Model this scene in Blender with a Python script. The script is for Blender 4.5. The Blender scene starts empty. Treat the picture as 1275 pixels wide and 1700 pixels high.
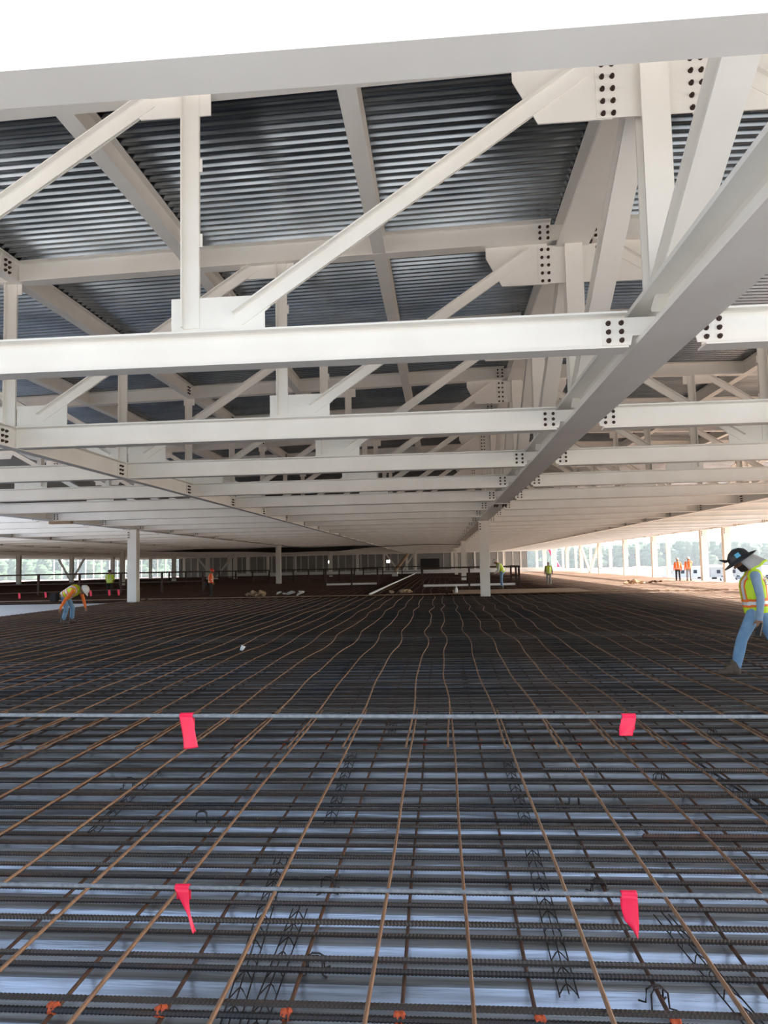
import bpy, bmesh, math, random
import numpy as np
from mathutils import Vector, Matrix, Euler
random.seed(7)
scene = bpy.context.scene
COL = scene.collection

# ------------------------------------------------------------------ camera, world, sun, exposure
YAW, PITCH, ROLL, FPX, EYE = -0.0773, 0.0721, -0.0206, 1194.77, 1.75
fw = Vector((math.sin(YAW)*math.cos(PITCH), math.cos(YAW)*math.cos(PITCH), math.sin(PITCH)))
rt = Vector((math.cos(YAW), -math.sin(YAW), 0)); up = rt.cross(fw)
r2 = math.cos(ROLL)*rt + math.sin(ROLL)*up; u2 = -math.sin(ROLL)*rt + math.cos(ROLL)*up
cam = bpy.data.cameras.new('camera'); camo = bpy.data.objects.new('camera', cam); COL.objects.link(camo)
cam.sensor_fit = 'HORIZONTAL'; cam.sensor_width = 36; cam.lens = 36*FPX/1275; cam.clip_start = .05; cam.clip_end = 6000
M3 = Matrix((r2, u2, -fw)).transposed()
camo.matrix_world = Matrix.Translation((0, 0, EYE)) @ M3.to_4x4()
scene.camera = camo

world = bpy.data.worlds.new('world'); scene.world = world; world.use_nodes = True
wn = world.node_tree.nodes; wl = world.node_tree.links
bg = wn['Background']
sky = wn.new('ShaderNodeTexSky'); sky.sky_type = 'NISHITA'; sky.sun_disc = False
sky.sun_elevation = math.radians(34); sky.sun_rotation = math.radians(75); sky.dust_density = 2.5; sky.air_density = 1.0
hs_ = wn.new('ShaderNodeHueSaturation'); hs_.inputs['Saturation'].default_value = .62; wl.new(sky.outputs['Color'], hs_.inputs['Color']); wl.new(hs_.outputs['Color'], bg.inputs['Color']); bg.inputs['Strength'].default_value = .37

sun = bpy.data.lights.new('sun', 'SUN'); suno = bpy.data.objects.new('sun', sun); COL.objects.link(suno)
sun.energy = 11.0; sun.angle = math.radians(.6); sun.color = (1, .94, .84)
SD = Vector((math.cos(math.radians(34))*math.sin(math.radians(75)), math.cos(math.radians(34))*math.cos(math.radians(75)), math.sin(math.radians(34))))
suno.rotation_euler = (-SD).to_track_quat('-Z', 'Y').to_euler(); suno.location = (60, 30, 60)

vs = scene.view_settings; scene.display_settings.display_device = 'sRGB'
vs.view_transform = 'Standard'; vs.look = 'None'; vs.gamma = 1; vs.use_curve_mapping = False
vs.exposure = .58
scene.cycles.max_bounces = 14; scene.cycles.diffuse_bounces = 8; scene.cycles.glossy_bounces = 5
scene.cycles.use_denoising = True
try: scene.cycles.denoiser = 'OPENIMAGEDENOISE'
except Exception: pass
scene.cycles.sample_clamp_indirect = 8

# ------------------------------------------------------------------ materials
MAT = {}
def mat(name, col, rough=.5, metal=0., var=None, scale=4., bump=0., bscale=60., stretch=(1, 1, 1), detail=4., objvar=None, spec=.5, lo=.35, hi=.65):
    m = bpy.data.materials.new(name); m.use_nodes = True
    n = m.node_tree.nodes; l = m.node_tree.links; b = n['Principled BSDF']
    b.inputs['Base Color'].default_value = (*col, 1); b.inputs['Roughness'].default_value = rough; b.inputs['Metallic'].default_value = metal
    b.inputs['Specular IOR Level'].default_value = spec
    tc = n.new('ShaderNodeTexCoord'); mp = n.new('ShaderNodeMapping'); l.new(tc.outputs['Object'], mp.inputs['Vector'])
    mp.inputs['Scale'].default_value = stretch
    out = None
    if var is not None:
        t = n.new('ShaderNodeTexNoise'); t.inputs['Scale'].default_value = scale; t.inputs['Detail'].default_value = detail
        l.new(mp.outputs['Vector'], t.inputs['Vector'])
        r = n.new('ShaderNodeValToRGB'); l.new(t.outputs['Fac'], r.inputs['Fac'])
        r.color_ramp.elements[0].position = lo; r.color_ramp.elements[1].position = hi
        r.color_ramp.elements[0].color = (*col, 1); r.color_ramp.elements[1].color = (*var, 1)
        out = r.outputs['Color']; l.new(out, b.inputs['Base Color'])
    if objvar is not None:
        oi = n.new('ShaderNodeObjectInfo'); mx = n.new('ShaderNodeMix'); mx.data_type = 'RGBA'
        rr = n.new('ShaderNodeMapRange'); rr.inputs['To Max'].default_value = objvar[1]
        l.new(oi.outputs['Random'], rr.inputs['Value']); l.new(rr.outputs['Result'], mx.inputs['Factor'])
        if out: l.new(out, mx.inputs['A'])
        else: mx.inputs['A'].default_value = (*col, 1)
        mx.inputs['B'].default_value = (*objvar[0], 1); l.new(mx.outputs['Result'], b.inputs['Base Color'])
    if bump:
        t2 = n.new('ShaderNodeTexNoise'); t2.inputs['Scale'].default_value = bscale; t2.inputs['Detail'].default_value = 3
        l.new(mp.outputs['Vector'], t2.inputs['Vector'])
        bp = n.new('ShaderNodeBump'); bp.inputs['Strength'].default_value = bump; bp.inputs['Distance'].default_value = .01
        l.new(t2.outputs['Fac'], bp.inputs['Height']); l.new(bp.outputs['Normal'], b.inputs['Normal'])
    MAT[name] = m
    return m
mat('white_paint', (.88, .865, .82), .42, var=(.84, .82, .77), scale=1.6, bump=.04, bscale=90)
mat('grey_paint', (.62, .61, .58), .5, var=(.55, .54, .52), scale=2)
mat('roof_steel', (.32, .35, .38), .22, 1., var=(.16, .18, .20), scale=1.2, stretch=(.5, 1, 1), bump=.02, bscale=5, lo=.3, hi=.7)
mat('deck_steel', (.50, .57, .66), .28, .68, var=(.21, .22, .225), scale=2.2, stretch=(.25, 8, 1), bump=.5, bscale=7, lo=.40, hi=.62, detail=8)
mat('black_bar', (.028, .030, .034), .42, .5, var=(.11, .062, .038), scale=2.0, stretch=(.5, 1, 1), objvar=((.105, .08, .062), .75), lo=.45, hi=.75)
mat('rust_bar', (.25, .125, .065), .55, .2, var=(.15, .075, .042), scale=9, objvar=((.31, .18, .105), .8))
mat('dark_rust_bar', (.11, .055, .035), .65, .2, var=(.06, .035, .025), scale=9, objvar=((.16, .075, .04), .7))
mat('mat_rust', (.34, .25, .20), .8, 0., var=(.16, .11, .085), scale=.35, detail=6)
mat('bolt_steel', (.045, .028, .022), .55, .5, var=(.09, .05, .035), scale=40)
mat('wire', (.05, .04, .036), .5, .5)
mat('rope_steel', (.27, .29, .31), .6, .35, var=(.19, .205, .22), scale=60, stretch=(1, 1, 1))
mat('flag_pink', (.90, .012, .07), .45, var=(.75, .01, .05), scale=6)
mat('orange_tape', (.62, .11, .03), .7, var=(.40, .06, .02), scale=60)
mat('concrete', (.62, .61, .59), .8, var=(.52, .51, .49), scale=.7, bump=.1, bscale=14)
mat('pale_slab', (.86, .86, .85), .75, var=(.80, .80, .79), scale=.4)
mat('timber', (.40, .29, .20), .8, var=(.28, .19, .12), scale=3, stretch=(.3, 5, 1))
mat('rail_steel', (.045, .027, .022), .6, .3, var=(.08, .04, .03), scale=6)
mat('soil', (.40, .27, .205), .95, var=(.50, .38, .32), scale=.02, detail=8)
mat('asphalt', (.20, .20, .21), .9, var=(.26, .26, .26), scale=.1)
mat('leaf', (.05, .10, .055), .9, var=(.08, .14, .07), scale=.2)
mat('wall_grey', (.20, .20, .19), .8, var=(.25, .25, .24), scale=.4)
mat('sun_tint_deck', (.62, .50, .43), .85, var=(.48, .37, .31), scale=.5)  # paler floor colour standing in for sunlight on the right strip
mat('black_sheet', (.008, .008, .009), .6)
mat('stud', (.52, .51, .48), .6)
mat('skin', (.30, .16, .10), .5, var=(.26, .13, .08), scale=20)
mat('beard', (.025, .018, .015), .8)
mat('lime', (.62, .86, .03), .55, var=(.55, .78, .02), scale=10, bump=.15, bscale=30)
mat('hi_orange', (.95, .22, .03), .55, var=(.85, .17, .02), scale=10)
mat('red_orange', (.85, .09, .02), .55)
mat('silver', (.78, .79, .80), .35, .2)
mat('shirt_blue', (.26, .38, .52), .8, var=(.22, .33, .46), scale=14, bump=.3, bscale=18)
mat('jeans', (.13, .25, .42), .85, var=(.20, .34, .52), scale=7, bump=.25, bscale=16)
mat('dark_cloth', (.02, .02, .025), .85)
mat('grey_cloth', (.30, .31, .33), .85)
mat('white_cloth', (.62, .62, .60), .85)
mat('boot', (.12, .085, .06), .75, var=(.07, .05, .04), scale=20)
mat('hat_black', (.03, .035, .04), .4)
mat('hat_white', (.82, .82, .80), .35)
mat('hat_red', (.80, .06, .03), .35)
mat('sticker_blue', (.10, .45, .75), .4)
mat('shade_grey', (.50, .49, .48), .8, var=(.42, .41, .40), scale=12)
mat('black_plastic', (.015, .015, .017), .35)
mat('glass_dark', (.05, .07, .09), .1, .2)
mat('car_white', (.75, .76, .78), .3)
mat('car_grey', (.25, .28, .32), .3, .3)
mat('car_red', (.35, .04, .04), .3)
mat('car_blue', (.08, .14, .26), .3)
mat('tyre', (.02, .02, .02), .8)
mat('boom_pink', (.80, .06, .16), .5)
mat('card', (.45, .32, .20), .85)
mat('plastic_white', (.80, .82, .83), .4)
def sun_patch_tint(name, x0, x1, col=(.56, .42, .34)):
    # sun patch along the open edge, painted into the base colour as paler tint
    m = MAT[name]; n = m.node_tree.nodes; l = m.node_tree.links; b = n['Principled BSDF']
    src = b.inputs['Base Color'].links[0].from_socket
    tc = n.new('ShaderNodeTexCoord'); sp_ = n.new('ShaderNodeSeparateXYZ'); l.new(tc.outputs['Object'], sp_.inputs['Vector'])
    t = n.new('ShaderNodeTexNoise'); t.inputs['Scale'].default_value = .5; t.inputs['Detail'].default_value = 5; l.new(tc.outputs['Object'], t.inputs['Vector'])
    ma = n.new('ShaderNodeMath'); ma.operation = 'MULTIPLY_ADD'; l.new(t.outputs['Fac'], ma.inputs[0]); ma.inputs[1].default_value = 5; l.new(sp_.outputs['X'], ma.inputs[2])
    mr = n.new('ShaderNodeMapRange'); mr.inputs['From Min'].default_value = x0+2.5; mr.inputs['From Max'].default_value = x1+2.5; l.new(ma.outputs['Value'], mr.inputs['Value'])
    mx = n.new('ShaderNodeMix'); mx.data_type = 'RGBA'; l.new(mr.outputs['Result'], mx.inputs['Factor']); l.new(src, mx.inputs['A']); mx.inputs['B'].default_value = (*col, 1)
    l.new(mx.outputs['Result'], b.inputs['Base Color'])
    mm = n.new('ShaderNodeMapRange'); l.new(mr.outputs['Result'], mm.inputs['Value']); mm.inputs['To Min'].default_value = b.inputs['Metallic'].default_value; mm.inputs['To Max'].default_value = 0; l.new(mm.outputs['Result'], b.inputs['Metallic'])
mat('far_bar', (.11, .055, .035), .65, .2, var=(.06, .035, .025), scale=3)
mat('sun_tint_bar', (.50, .36, .28), .8, 0., var=(.36, .24, .17), scale=4)  # pale copy for lengthwise bars in the sun patch, sunlight put into the colour
sun_patch_tint('black_bar', 7.5, 11); sun_patch_tint('far_bar', 6, 9.5); sun_patch_tint('deck_steel', 8, 12)
em = bpy.data.materials.new('lamp_glow'); em.use_nodes = True
eb = em.node_tree.nodes['Principled BSDF']; eb.inputs['Emission Color'].default_value = (1, .97, .9, 1); eb.inputs['Emission Strength'].default_value = 18
MAT['lamp_glow'] = em

# ------------------------------------------------------------------ helpers
def linkmesh(name, bm, m, parent=None, smooth=False, loc=None):
    me = bpy.data.meshes.new(name)
    bmesh.ops.recalc_face_normals(bm, faces=bm.faces[:])
    bm.to_mesh(me); bm.free()
    for x in (m if isinstance(m, (list, tuple)) else [m]): me.materials.append(MAT[x])
    if smooth:
        for f in me.polygons: f.use_smooth = True
    o = bpy.data.objects.new(name, me); COL.objects.link(o)
    if parent: o.parent = parent
    if loc: o.location = loc
    return o
def pymesh(name, V, F, m, parent=None, smooth=False, loc=None):
    me = bpy.data.meshes.new(name); me.from_pydata([tuple(v) for v in V], [], F); me.update()
    for x in (m if isinstance(m, (list, tuple)) else [m]): me.materials.append(MAT[x])
    if smooth:
        for f in me.polygons: f.use_smooth = True
    o = bpy.data.objects.new(name, me); COL.objects.link(o)
    if parent: o.parent = parent
    if loc: o.location = loc
    return o
def tag(o, label=None, cat=None, group=None, kind=None):
    if label: o['label'] = label
    if cat: o['category'] = cat
    if group: o['group'] = group
    if kind: o['kind'] = kind
    return o
def thing(name, label, cat, loc=(0, 0, 0), rz=0., group=None):
    o = bpy.data.objects.new(name, None); COL.objects.link(o); o.location = loc; o.rotation_euler = (0, 0, rz)
    o.empty_display_size = .2
    return tag(o, label, cat, group)
def copy_tree(o, parent=None):
    c = o.copy(); COL.objects.link(c)
    if parent is not None: c.parent = parent
    for ch in list(o.children):
        copy_tree(ch, c)
    return c
def box(bm, x0, x1, y0, y1, z0, z1):
    v = [bm.verts.new((x, y, z)) for x in (x0, x1) for y in (y0, y1) for z in (z0, z1)]
    for f in ((0, 1, 3, 2), (4, 6, 7, 5), (0, 4, 5, 1), (2, 3, 7, 6), (0, 2, 6, 4), (1, 5, 7, 3)):
        bm.faces.new([v[i] for i in f])
def sweep(bm, prof, p0, p1, side, upv):
    """prism: 2D profile (s,u) pairs swept p0->p1"""
    p0, p1, side, upv = Vector(p0), Vector(p1), Vector(side), Vector(upv)
    a = [bm.verts.new(p0+side*s+upv*u) for s, u in prof]; b = [bm.verts.new(p1+side*s+upv*u) for s, u in prof]
    n = len(prof)
    for i in range(n): bm.faces.new((a[i], a[(i+1) % n], b[(i+1) % n], b[i]))
    bm.faces.new(a[::-1]); bm.faces.new(b)
def iprof(h, w, tf, tw, r=.012):
    """I section, bottom at u=0"""
    a, b = w/2, tw/2
    R = [(-a, 0), (a, 0), (a, tf), (b+r, tf), (b, tf+r), (b, h-tf-r), (b+r, h-tf), (a, h-tf), (a, h)]
    return R + [(-a, h), (-a, h-tf), (-b-r, h-tf), (-b, h-tf-r), (-b, tf+r), (-b-r, tf), (-a, tf)]
def poly_plate(bm, pts, y0, y1):
    a = [bm.verts.new((x, y0, z)) for x, z in pts]; b = [bm.verts.new((x, y1, z)) for x, z in pts]
    n = len(pts); bm.faces.new(a); bm.faces.new(b[::-1])
    for i in range(n): bm.faces.new((a[i], b[i], b[(i+1) % n], a[(i+1) % n]))
def cyl(bm, p0, p1, r0, r1=None, n=8, cap=True):
    p0, p1 = Vector(p0), Vector(p1); r1 = r0 if r1 is None else r1
    d = (p1-p0).normalized(); a = d.orthogonal().normalized(); b = d.cross(a)
    A = [bm.verts.new(p0+(a*math.cos(t)+b*math.sin(t))*r0) for t in [2*math.pi*i/n for i in range(n)]]
    B = [bm.verts.new(p1+(a*math.cos(t)+b*math.sin(t))*r1) for t in [2*math.pi*i/n for i in range(n)]]
    for i in range(n): bm.faces.new((A[i], A[(i+1) % n], B[(i+1) % n], B[i]))
    if cap: bm.faces.new(A[::-1]); bm.faces.new(B)
def tube(bm, pts, r, n=6):
    pts = [Vector(p) for p in pts]; rings = []
    for i, p in enumerate(pts):
        d = (pts[min(i+1, len(pts)-1)]-pts[max(i-1, 0)]).normalized()
        a = (Vector((0, 0, 1)) if abs(d.z) < .9 else Vector((1, 0, 0))); a = (a-d*a.dot(d)).normalized(); b = d.cross(a)
        rr = r[i] if isinstance(r, (list, tuple)) else r
        rings.append([bm.verts.new(p+(a*math.cos(2*math.pi*k/n)+b*math.sin(2*math.pi*k/n))*rr) for k in range(n)])
    for A, B in zip(rings, rings[1:]):
        for k in range(n): bm.faces.new((A[k], A[(k+1) % n], B[(k+1) % n], B[k]))
    bm.faces.new(rings[0][::-1]); bm.faces.new(rings[-1])
def lathe(bm, prof, c=(0, 0, 0), n=20, sx=1., sy=1.):
    c = Vector(c); rings = []
    for r, z in prof:
        if r < 1e-5: rings.append([bm.verts.new(c+Vector((0, 0, z)))])
        else: rings.append([bm.verts.new(c+Vector((r*sx*math.cos(2*math.pi*k/n), r*sy*math.sin(2*math.pi*k/n), z))) for k in range(n)])
    for A, B in zip(rings, rings[1:]):
        for k in range(n):
            q = [A[k % len(A)], A[(k+1) % len(A)], B[(k+1) % len(B)], B[k % len(B)]]
            q = list(dict.fromkeys(q))
            if len(q) > 2:
                try: bm.faces.new(q)
                except ValueError: pass
def ORD(n):
    W = ['', 'first', 'second', 'third', 'fourth', 'fifth', 'sixth', 'seventh', 'eighth', 'ninth', 'tenth', 'eleventh', 'twelfth',
         'thirteenth', 'fourteenth', 'fifteenth', 'sixteenth', 'seventeenth', 'eighteenth', 'nineteenth', 'twentieth']
    return W[n] if n < len(W) else '%dth' % n

# ------------------------------------------------------------------ layout constants (metres)
Y0, S = 6.475, 3.93                 # first truss in full view, truss spacing
XG, HB = 2.03, 8.46                 # main girder line, half bay
XR = 18.5                           # right edge line
def YK(k): return Y0+S*k
def ztop(x): return max(5.3, 6.72-.0236*abs(x-XG))     # top of roof steel = underside of deck
KMAX = 33
YB = 140.
XL = -66.
SLAB_X, SLAB_Y = -15.9, 35.4

# ------------------------------------------------------------------ setting
def corrugated(name, x0, xs, y0, y1, pitch, prof, zf, m):
    """ribs along X; prof: list of (frac of pitch, dz)"""
    V, F = [], []; n = int((y1-y0)/pitch); nx = len(xs)
    for i in range(n):
        for fr, dz in prof:
            for x in xs: V.append((x, y0+(i+fr)*pitch, zf(x)+dz))
    rows = len(V)//nx
    for r in range(rows-1):
        for c in range(nx-1):
            a = r*nx+c; F.append((a, a+1, a+nx+1, a+nx))
    return pymesh(name, V, F, m)
xs_roof = [XL, -48.7, -31.8, -14.89, XG, 10.5, XR+.5]
ceil = corrugated('ceiling', XL, [-15.2, -14.89, XG, 10.5, XR+.5], 1.3, 64., .158, [(0, .004), (.05, 0), (.30, 0), (.36, .005), (.46, .045), (.52, .05), (.80, .05), (.88, .045)], ztop, 'roof_steel')
tag(ceil, 'ribbed galvanised steel roof deck over the white trusses', None, None, 'structure')
for xa, xb, ya in ((-19.5, -15.1, 24.), (-24.6, -19.5, 31.), (XL, -24.6, 38.)):  # stepped edges leave unseen roof openings, shaped to let daylight onto the left slab
    tag(pymesh('ceiling_panel', [(x, y, ztop(x)+.01) for y in (ya, 63.9) for x in (xa, xb)], [(0, 1, 3, 2)], 'roof_steel'), 'roof deck over the far left bays', None, None, 'structure')
V = [(x, y, ztop(x)+.01) for y in (63.9, YB) for x in xs_roof]; n = len(xs_roof)
tag(pymesh('ceiling_sheet', V, [(i, i+1, i+n+1, i+n) for i in range(n-1)], 'roof_steel'), 'roof deck over the far bays', None, None, 'structure')

deck = corrugated('floor', SLAB_X, [SLAB_X, XR+.3], 1.2, SLAB_Y, .305,
                  [(0, -.05), (.06, -.05), (.075, -.044), (.11, -.044), (.125, -.05), (.18, -.05), (.30, -.004), (.33, 0), (.50, 0), (.52, -.007), (.58, -.007), (.60, 0), (.83, 0), (.86, -.004), (.97, -.05)], lambda x: 0, 'deck_steel')
tag(deck, 'ribbed galvanised steel floor deck under the reinforcing bars', None, None, 'structure')
bm = bmesh.new(); box(bm, 7.5, XR+.3, SLAB_Y, YB, -.3, -.03)
tag(linkmesh('floor_edge', bm, 'sun_tint_deck'), 'pale floor strip along the open right edge, sunlight painted into its colour', None, None, 'structure')
bm = bmesh.new(); box(bm, XL, 7.49, SLAB_Y, YB, -.3, -.03)
tag(linkmesh('floor_deck', bm, 'mat_rust'), 'dark floor under the far reinforcing mat', None, None, 'structure')
bm = bmesh.new(); box(bm, -24, SLAB_X-.02, -12, SLAB_Y-.1, -.35, .06)
tag(linkmesh('floor_slab', bm, 'pale_slab'), 'pale finished concrete slab beside the mesh', None, None, 'structure')
bm = bmesh.new(); box(bm, SLAB_X, 60, -40, 1.2, -.35, .0)
tag(linkmesh('floor_apron', bm, 'concrete'), 'concrete slab behind the cable barrier', None, None, 'structure')
bm = bmesh.new(); box(bm, -3000, 3000, -400, 4000, -5.2, -4.5)
tag(linkmesh('ground', bm, 'soil'), 'red graded soil around the building', None, None, 'structure')
# far wall with studs, door and kerb
bm = bmesh.new(); box(bm, -52, 16.5, YB, YB+.4, -.3, 5.5)
wb = tag(linkmesh('wall_back', bm, 'wall_grey'), 'dim far wall with pale studs', None, None, 'structure')
bm = bmesh.new()
for i in range(46):
    x = -51+i*1.47
    if abs(x+2.2) > 2: box(bm, x, x+.16+.12*(i % 3 == 0), YB-.12, YB, 0, 3.7)
linkmesh('studs', bm, 'stud', wb)
bm = bmesh.new(); box(bm, -3.9, -.3, YB-.1, YB, -.2, 2.6)
linkmesh('doorway', bm, 'black_sheet', wb)
bm = bmesh.new(); box(bm, -33, XR, 113, 114, -.1, .72)
tag(linkmesh('trim_1', bm, 'pale_slab'), 'white kerb along the far end of the mesh', None, None, 'structure')

# ------------------------------------------------------------------ steel members
CH_I = iprof(.33, .21, .018, .013)
def bolt_bm(bm, x, y, z, axis='y', r=.021, d=-.026):
    """hex head with washer"""
    def pt(a): return (x, y+a, z) if axis == 'y' else (x+a, y, z) if axis == 'x' else (x, y, z+a)
    s = 1 if d > 0 else -1
    cyl(bm, pt(0), pt(s*.004), r*1.12, n=12); cyl(bm, pt(s*.003), pt(d), r*.95, n=6); cyl(bm, pt(d), pt(d*1.45), r*.55, n=8)
def member_angle(bm, a, b, w, leg, t, lead, yc=0.):
    """double angle between points a,b in XZ; 'lead' = unit side (XZ) where the outstanding leg stands"""
    a = Vector((a[0], yc, a[1])); b = Vector((b[0], yc, b[1])); d = (b-a).normalized()
    sd = Vector((-d.z, 0, d.x)); sd = sd if sd.dot(Vector((lead[0], 0, lead[1]))) > 0 else -sd
    for sg in (-1, 1):
        yv = Vector((0, sg, 0)); o = .007
        prof = [(-w/2, o), (w/2, o), (w/2, o+leg), (w/2-t, o+leg), (w/2-t, o+t+.012), (w/2-t-.012, o+t), (-w/2, o+t)]
        sweep(bm, prof, a, b, sd, yv)
def truss_parts(root, xg, s, L, detail=2, center=False, second=True):
    """half truss from the girder at xg towards s; geometry local to root at (xg,Yk,0)"""
    X = lambda u: s*u
    zt = lambda u: ztop(xg+s*u)-.33
    # chords
    bm = bmesh.new(); sweep(bm, CH_I, (X(.33), 0, 3.61), (X(L-.02), 0, 3.61), (0, 1, 0), (0, 0, 1)); linkmesh('bottom_chord', bm, 'white_paint', root)
    bm = bmesh.new()
    ua, ub = .30, L-.02
    sl = Vector((X(ub)-X(ua), 0, zt(ub)-zt(ua))).normalized()
    sweep(bm, CH_I, (X(ua), 0, zt(ua)), (X(ub), 0, zt(ub)), (0, 1, 0), (0, 0, 1)); linkmesh('top_chord', bm, 'white_paint', root)
    def plate(nm, pts, y0, y1):
        bm = bmesh.new(); poly_plate(bm, [(X(u), z) for u, z in pts], y0, y1); return linkmesh(nm, bm, 'white_paint', root)
    def bolts(pl, pts, y, d=-.026):
        if detail >= 2:
            proto = None
            for u, z in pts:
                if proto is None:
                    bm = bmesh.new(); bolt_bm(bm, 0, 0, 0, 'y', d=d); proto = linkmesh('bolt', bm, 'bolt_steel', pl, loc=(X(u), y, z))
                else:
                    c = proto.copy(); COL.objects.link(c); c.location = (X(u), y, z)
        else:
            bm = bmesh.new()
            for u, z in pts: bolt_bm(bm, X(u), y, z, 'y', d=d)
            linkmesh('bolts', bm, 'bolt_steel', pl)
    # end gusset and its shear plate at the girder
    z1 = zt(.7)
    plate('gusset_plate', [(1.255, zt(1.255)), (1.255, z1-.17), (1.03, z1-.60), (.36, z1-.60), (.36, zt(.36))], -.008, .008)
    pl = plate('connection_plate', [(.50, z1-.595), (.015, z1-.595), (.015, z1-.04), (.50, z1-.02)], -.02, -.008)
    bolts(pl, [(u, z1-.555+.1172*j) for j in range(5) for u in (.443, .35)], -.02)
    pl = plate('connection_plate', [(.535, 3.655), (.29, 3.655), (.27, 3.74), (.02, 3.74), (.02, 3.905), (.535, 3.905)], -.0195, -.0065)
    bolts(pl, [(u, 3.70+.079*j) for j in range(3) for u in (.481, .367)], -.0195)
    zc = zt(.4)
    pl = plate('connection_plate', [(.50, zc+.05), (.015, zc+.05), (.015, zc+.29), (.50, zc+.29)], .0065, .018)
    bolts(pl, [(u, zc+.085+.085*j) for j in range(3) for u in (.458, .343)], -.0065)
    # node gussets
    uv = 4.31 if L > 8 else 3.9
    zu = zt(uv)
    plate('gusset_plate', [(uv+.62, zt(uv+.62)), (uv+.62, zu-.10), (uv+.50, zu-.21), (uv-.19, zu-.21), (uv-.19, zt(uv-.19))], -.008, .008)
    plate('gusset_plate', [(uv+.195, 3.94), (uv+.195, 4.285), (uv-.75, 4.285), (uv-.75, 4.17), (uv-.70, 4.13), (uv-.70, 3.94)], -.008, .008)
    # web members
    bm = bmesh.new(); member_angle(bm, (X(uv), 3.99), (X(uv), zu-.0), .155, .085, .012, (s, 0))
    v = linkmesh('vertical_member', bm, 'white_paint', root)
    for zz in (4.78, 5.52):
        bm = bmesh.new(); box(bm, min(X(uv-.03), X(uv-.105)), max(X(uv-.03), X(uv-.105)), -.007, .007, zz, zz+.13)
        linkmesh('spacer_plate', bm, 'white_paint', v)
    bm = bmesh.new(); member_angle(bm, (X(uv-.44), 4.06), (X(.60), z1-.11), .145, .08, .012, (0, 1))
    linkmesh('diagonal_member', bm, 'white_paint', root)
    ue = L-.40
    bm = bmesh.new(); member_angle(bm, (X(uv+.40), zu-.03), (X(ue), 4.08), .145, .08, .012, (0, 1))
    linkmesh('diagonal_member', bm, 'white_paint', root)
    plate('gusset_plate', [(ue-.42, 3.94), (ue-.42, 4.27), (L-.03, 4.27), (L-.03, 3.94)], -.008, .008)
    if center:
        zc2 = zt(L)
        bm = bmesh.new(); member_angle(bm, (X(L+.08), 3.95), (X(L+.08), zc2), .16, .085, .012, (s, 0)); linkmesh('vertical_member', bm, 'white_paint', root)
        plate('gusset_plate', [(L+.22, zc2), (L+.22, zc2-.17), (L-.07, zc2-.17), (L-.07, zc2)], -.008, .008)
def far_truss_parts(root, xg, s, L, bl=True, two=False):
    X = lambda u: s*u
    bm = bmesh.new(); sweep(bm, CH_I, (X(.33), 0, 3.61), (X(L-.02 if not two else L-.33), 0, 3.61), (0, 1, 0), (0, 0, 1)); linkmesh('bottom_chord', bm, 'white_paint', root)
    if bl:
        bm = bmesh.new(); poly_plate(bm, [(X(u), z) for u, z in [(.535, 3.655), (.29, 3.655), (.27, 3.74), (.02, 3.74), (.02, 3.905), (.535, 3.905)]], -.02, -.0065)
        pl = linkmesh('connection_plate', bm, 'white_paint', root)
        bm = bmesh.new()
        for j in range(3):
            for u in (.481, .367): bolt_bm(bm, X(u), -.02, 3.70+.079*j, 'y')
        linkmesh('bolts', bm, 'bolt_steel', pl)

BAYS = {  # name: (girder x, direction, length, place words)
    'B1': (XG, -1, HB, 'left of the main girder'),
    'B2': (XG-2*HB, 1, HB, 'in the outer left half bay'),
    'R1': (XG, 1, HB, 'right of the main girder'),
    'R2': (XR, -1, XR-XG-HB, 'in the outermost right half bay'),
}
GREY = 'far white roof trusses'
for key, (xg, s, L, words_) in BAYS.items():
    far = None
    protos = {}
    for k in range(-1, KMAX+1):
        if k <= 7:
            det = 2 if k <= 2 else 1
            if key == 'R2' and k < 2: continue
            if key == 'B2' and k < 0: continue
            if det not in protos:
                r = thing('roof_truss', 'x', 'roof truss', (xg, YK(k), 0)); truss_parts(r, xg, s, L, det, key in ('B1', 'R1')); protos[det] = r
            else:
                r = copy_tree(protos[det]); r.location = (xg, YK(k), 0)
            if k == -1: r['label'] = 'closest white steel truss, cut off by the top edge, ' + words_
            else: r['label'] = 'white steel truss %s, %s behind the closest one' % (words_, ORD(k+1))
            if 'group' in r: del r['group']
            r['group'] = 'white roof trusses'
        else:
            if far is None:
                r = far = thing('roof_truss', 'x', 'roof truss', (xg, YK(k), 0)); far_truss_parts(r, xg, s, L)
            else: r = copy_tree(far); r.location = (xg, YK(k), 0)
            r['label'] = 'far white roof truss showing only its bottom chord, %s' % words_; r['group'] = GREY + ' ' + words_
for j, xg in enumerate((XG-2*HB, XG-4*HB, XG-6*HB)):
    far = None
    for k in range(4+j, KMAX+1):
        if far is None:
            r = far = thing('roof_truss', 'x', 'roof truss', (xg, YK(k), 0)); far_truss_parts(r, xg, -1, 2*HB, j < 1, True)
        else: r = copy_tree(far); r.location = (xg, YK(k), 0)
        w = ('beyond the left column line', 'second bay beyond the left columns', 'in the farthest left bay')[j]
        r['label'] = 'far white roof truss showing only its bottom chord, %s' % w; r['group'] = GREY + ' ' + w

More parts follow.
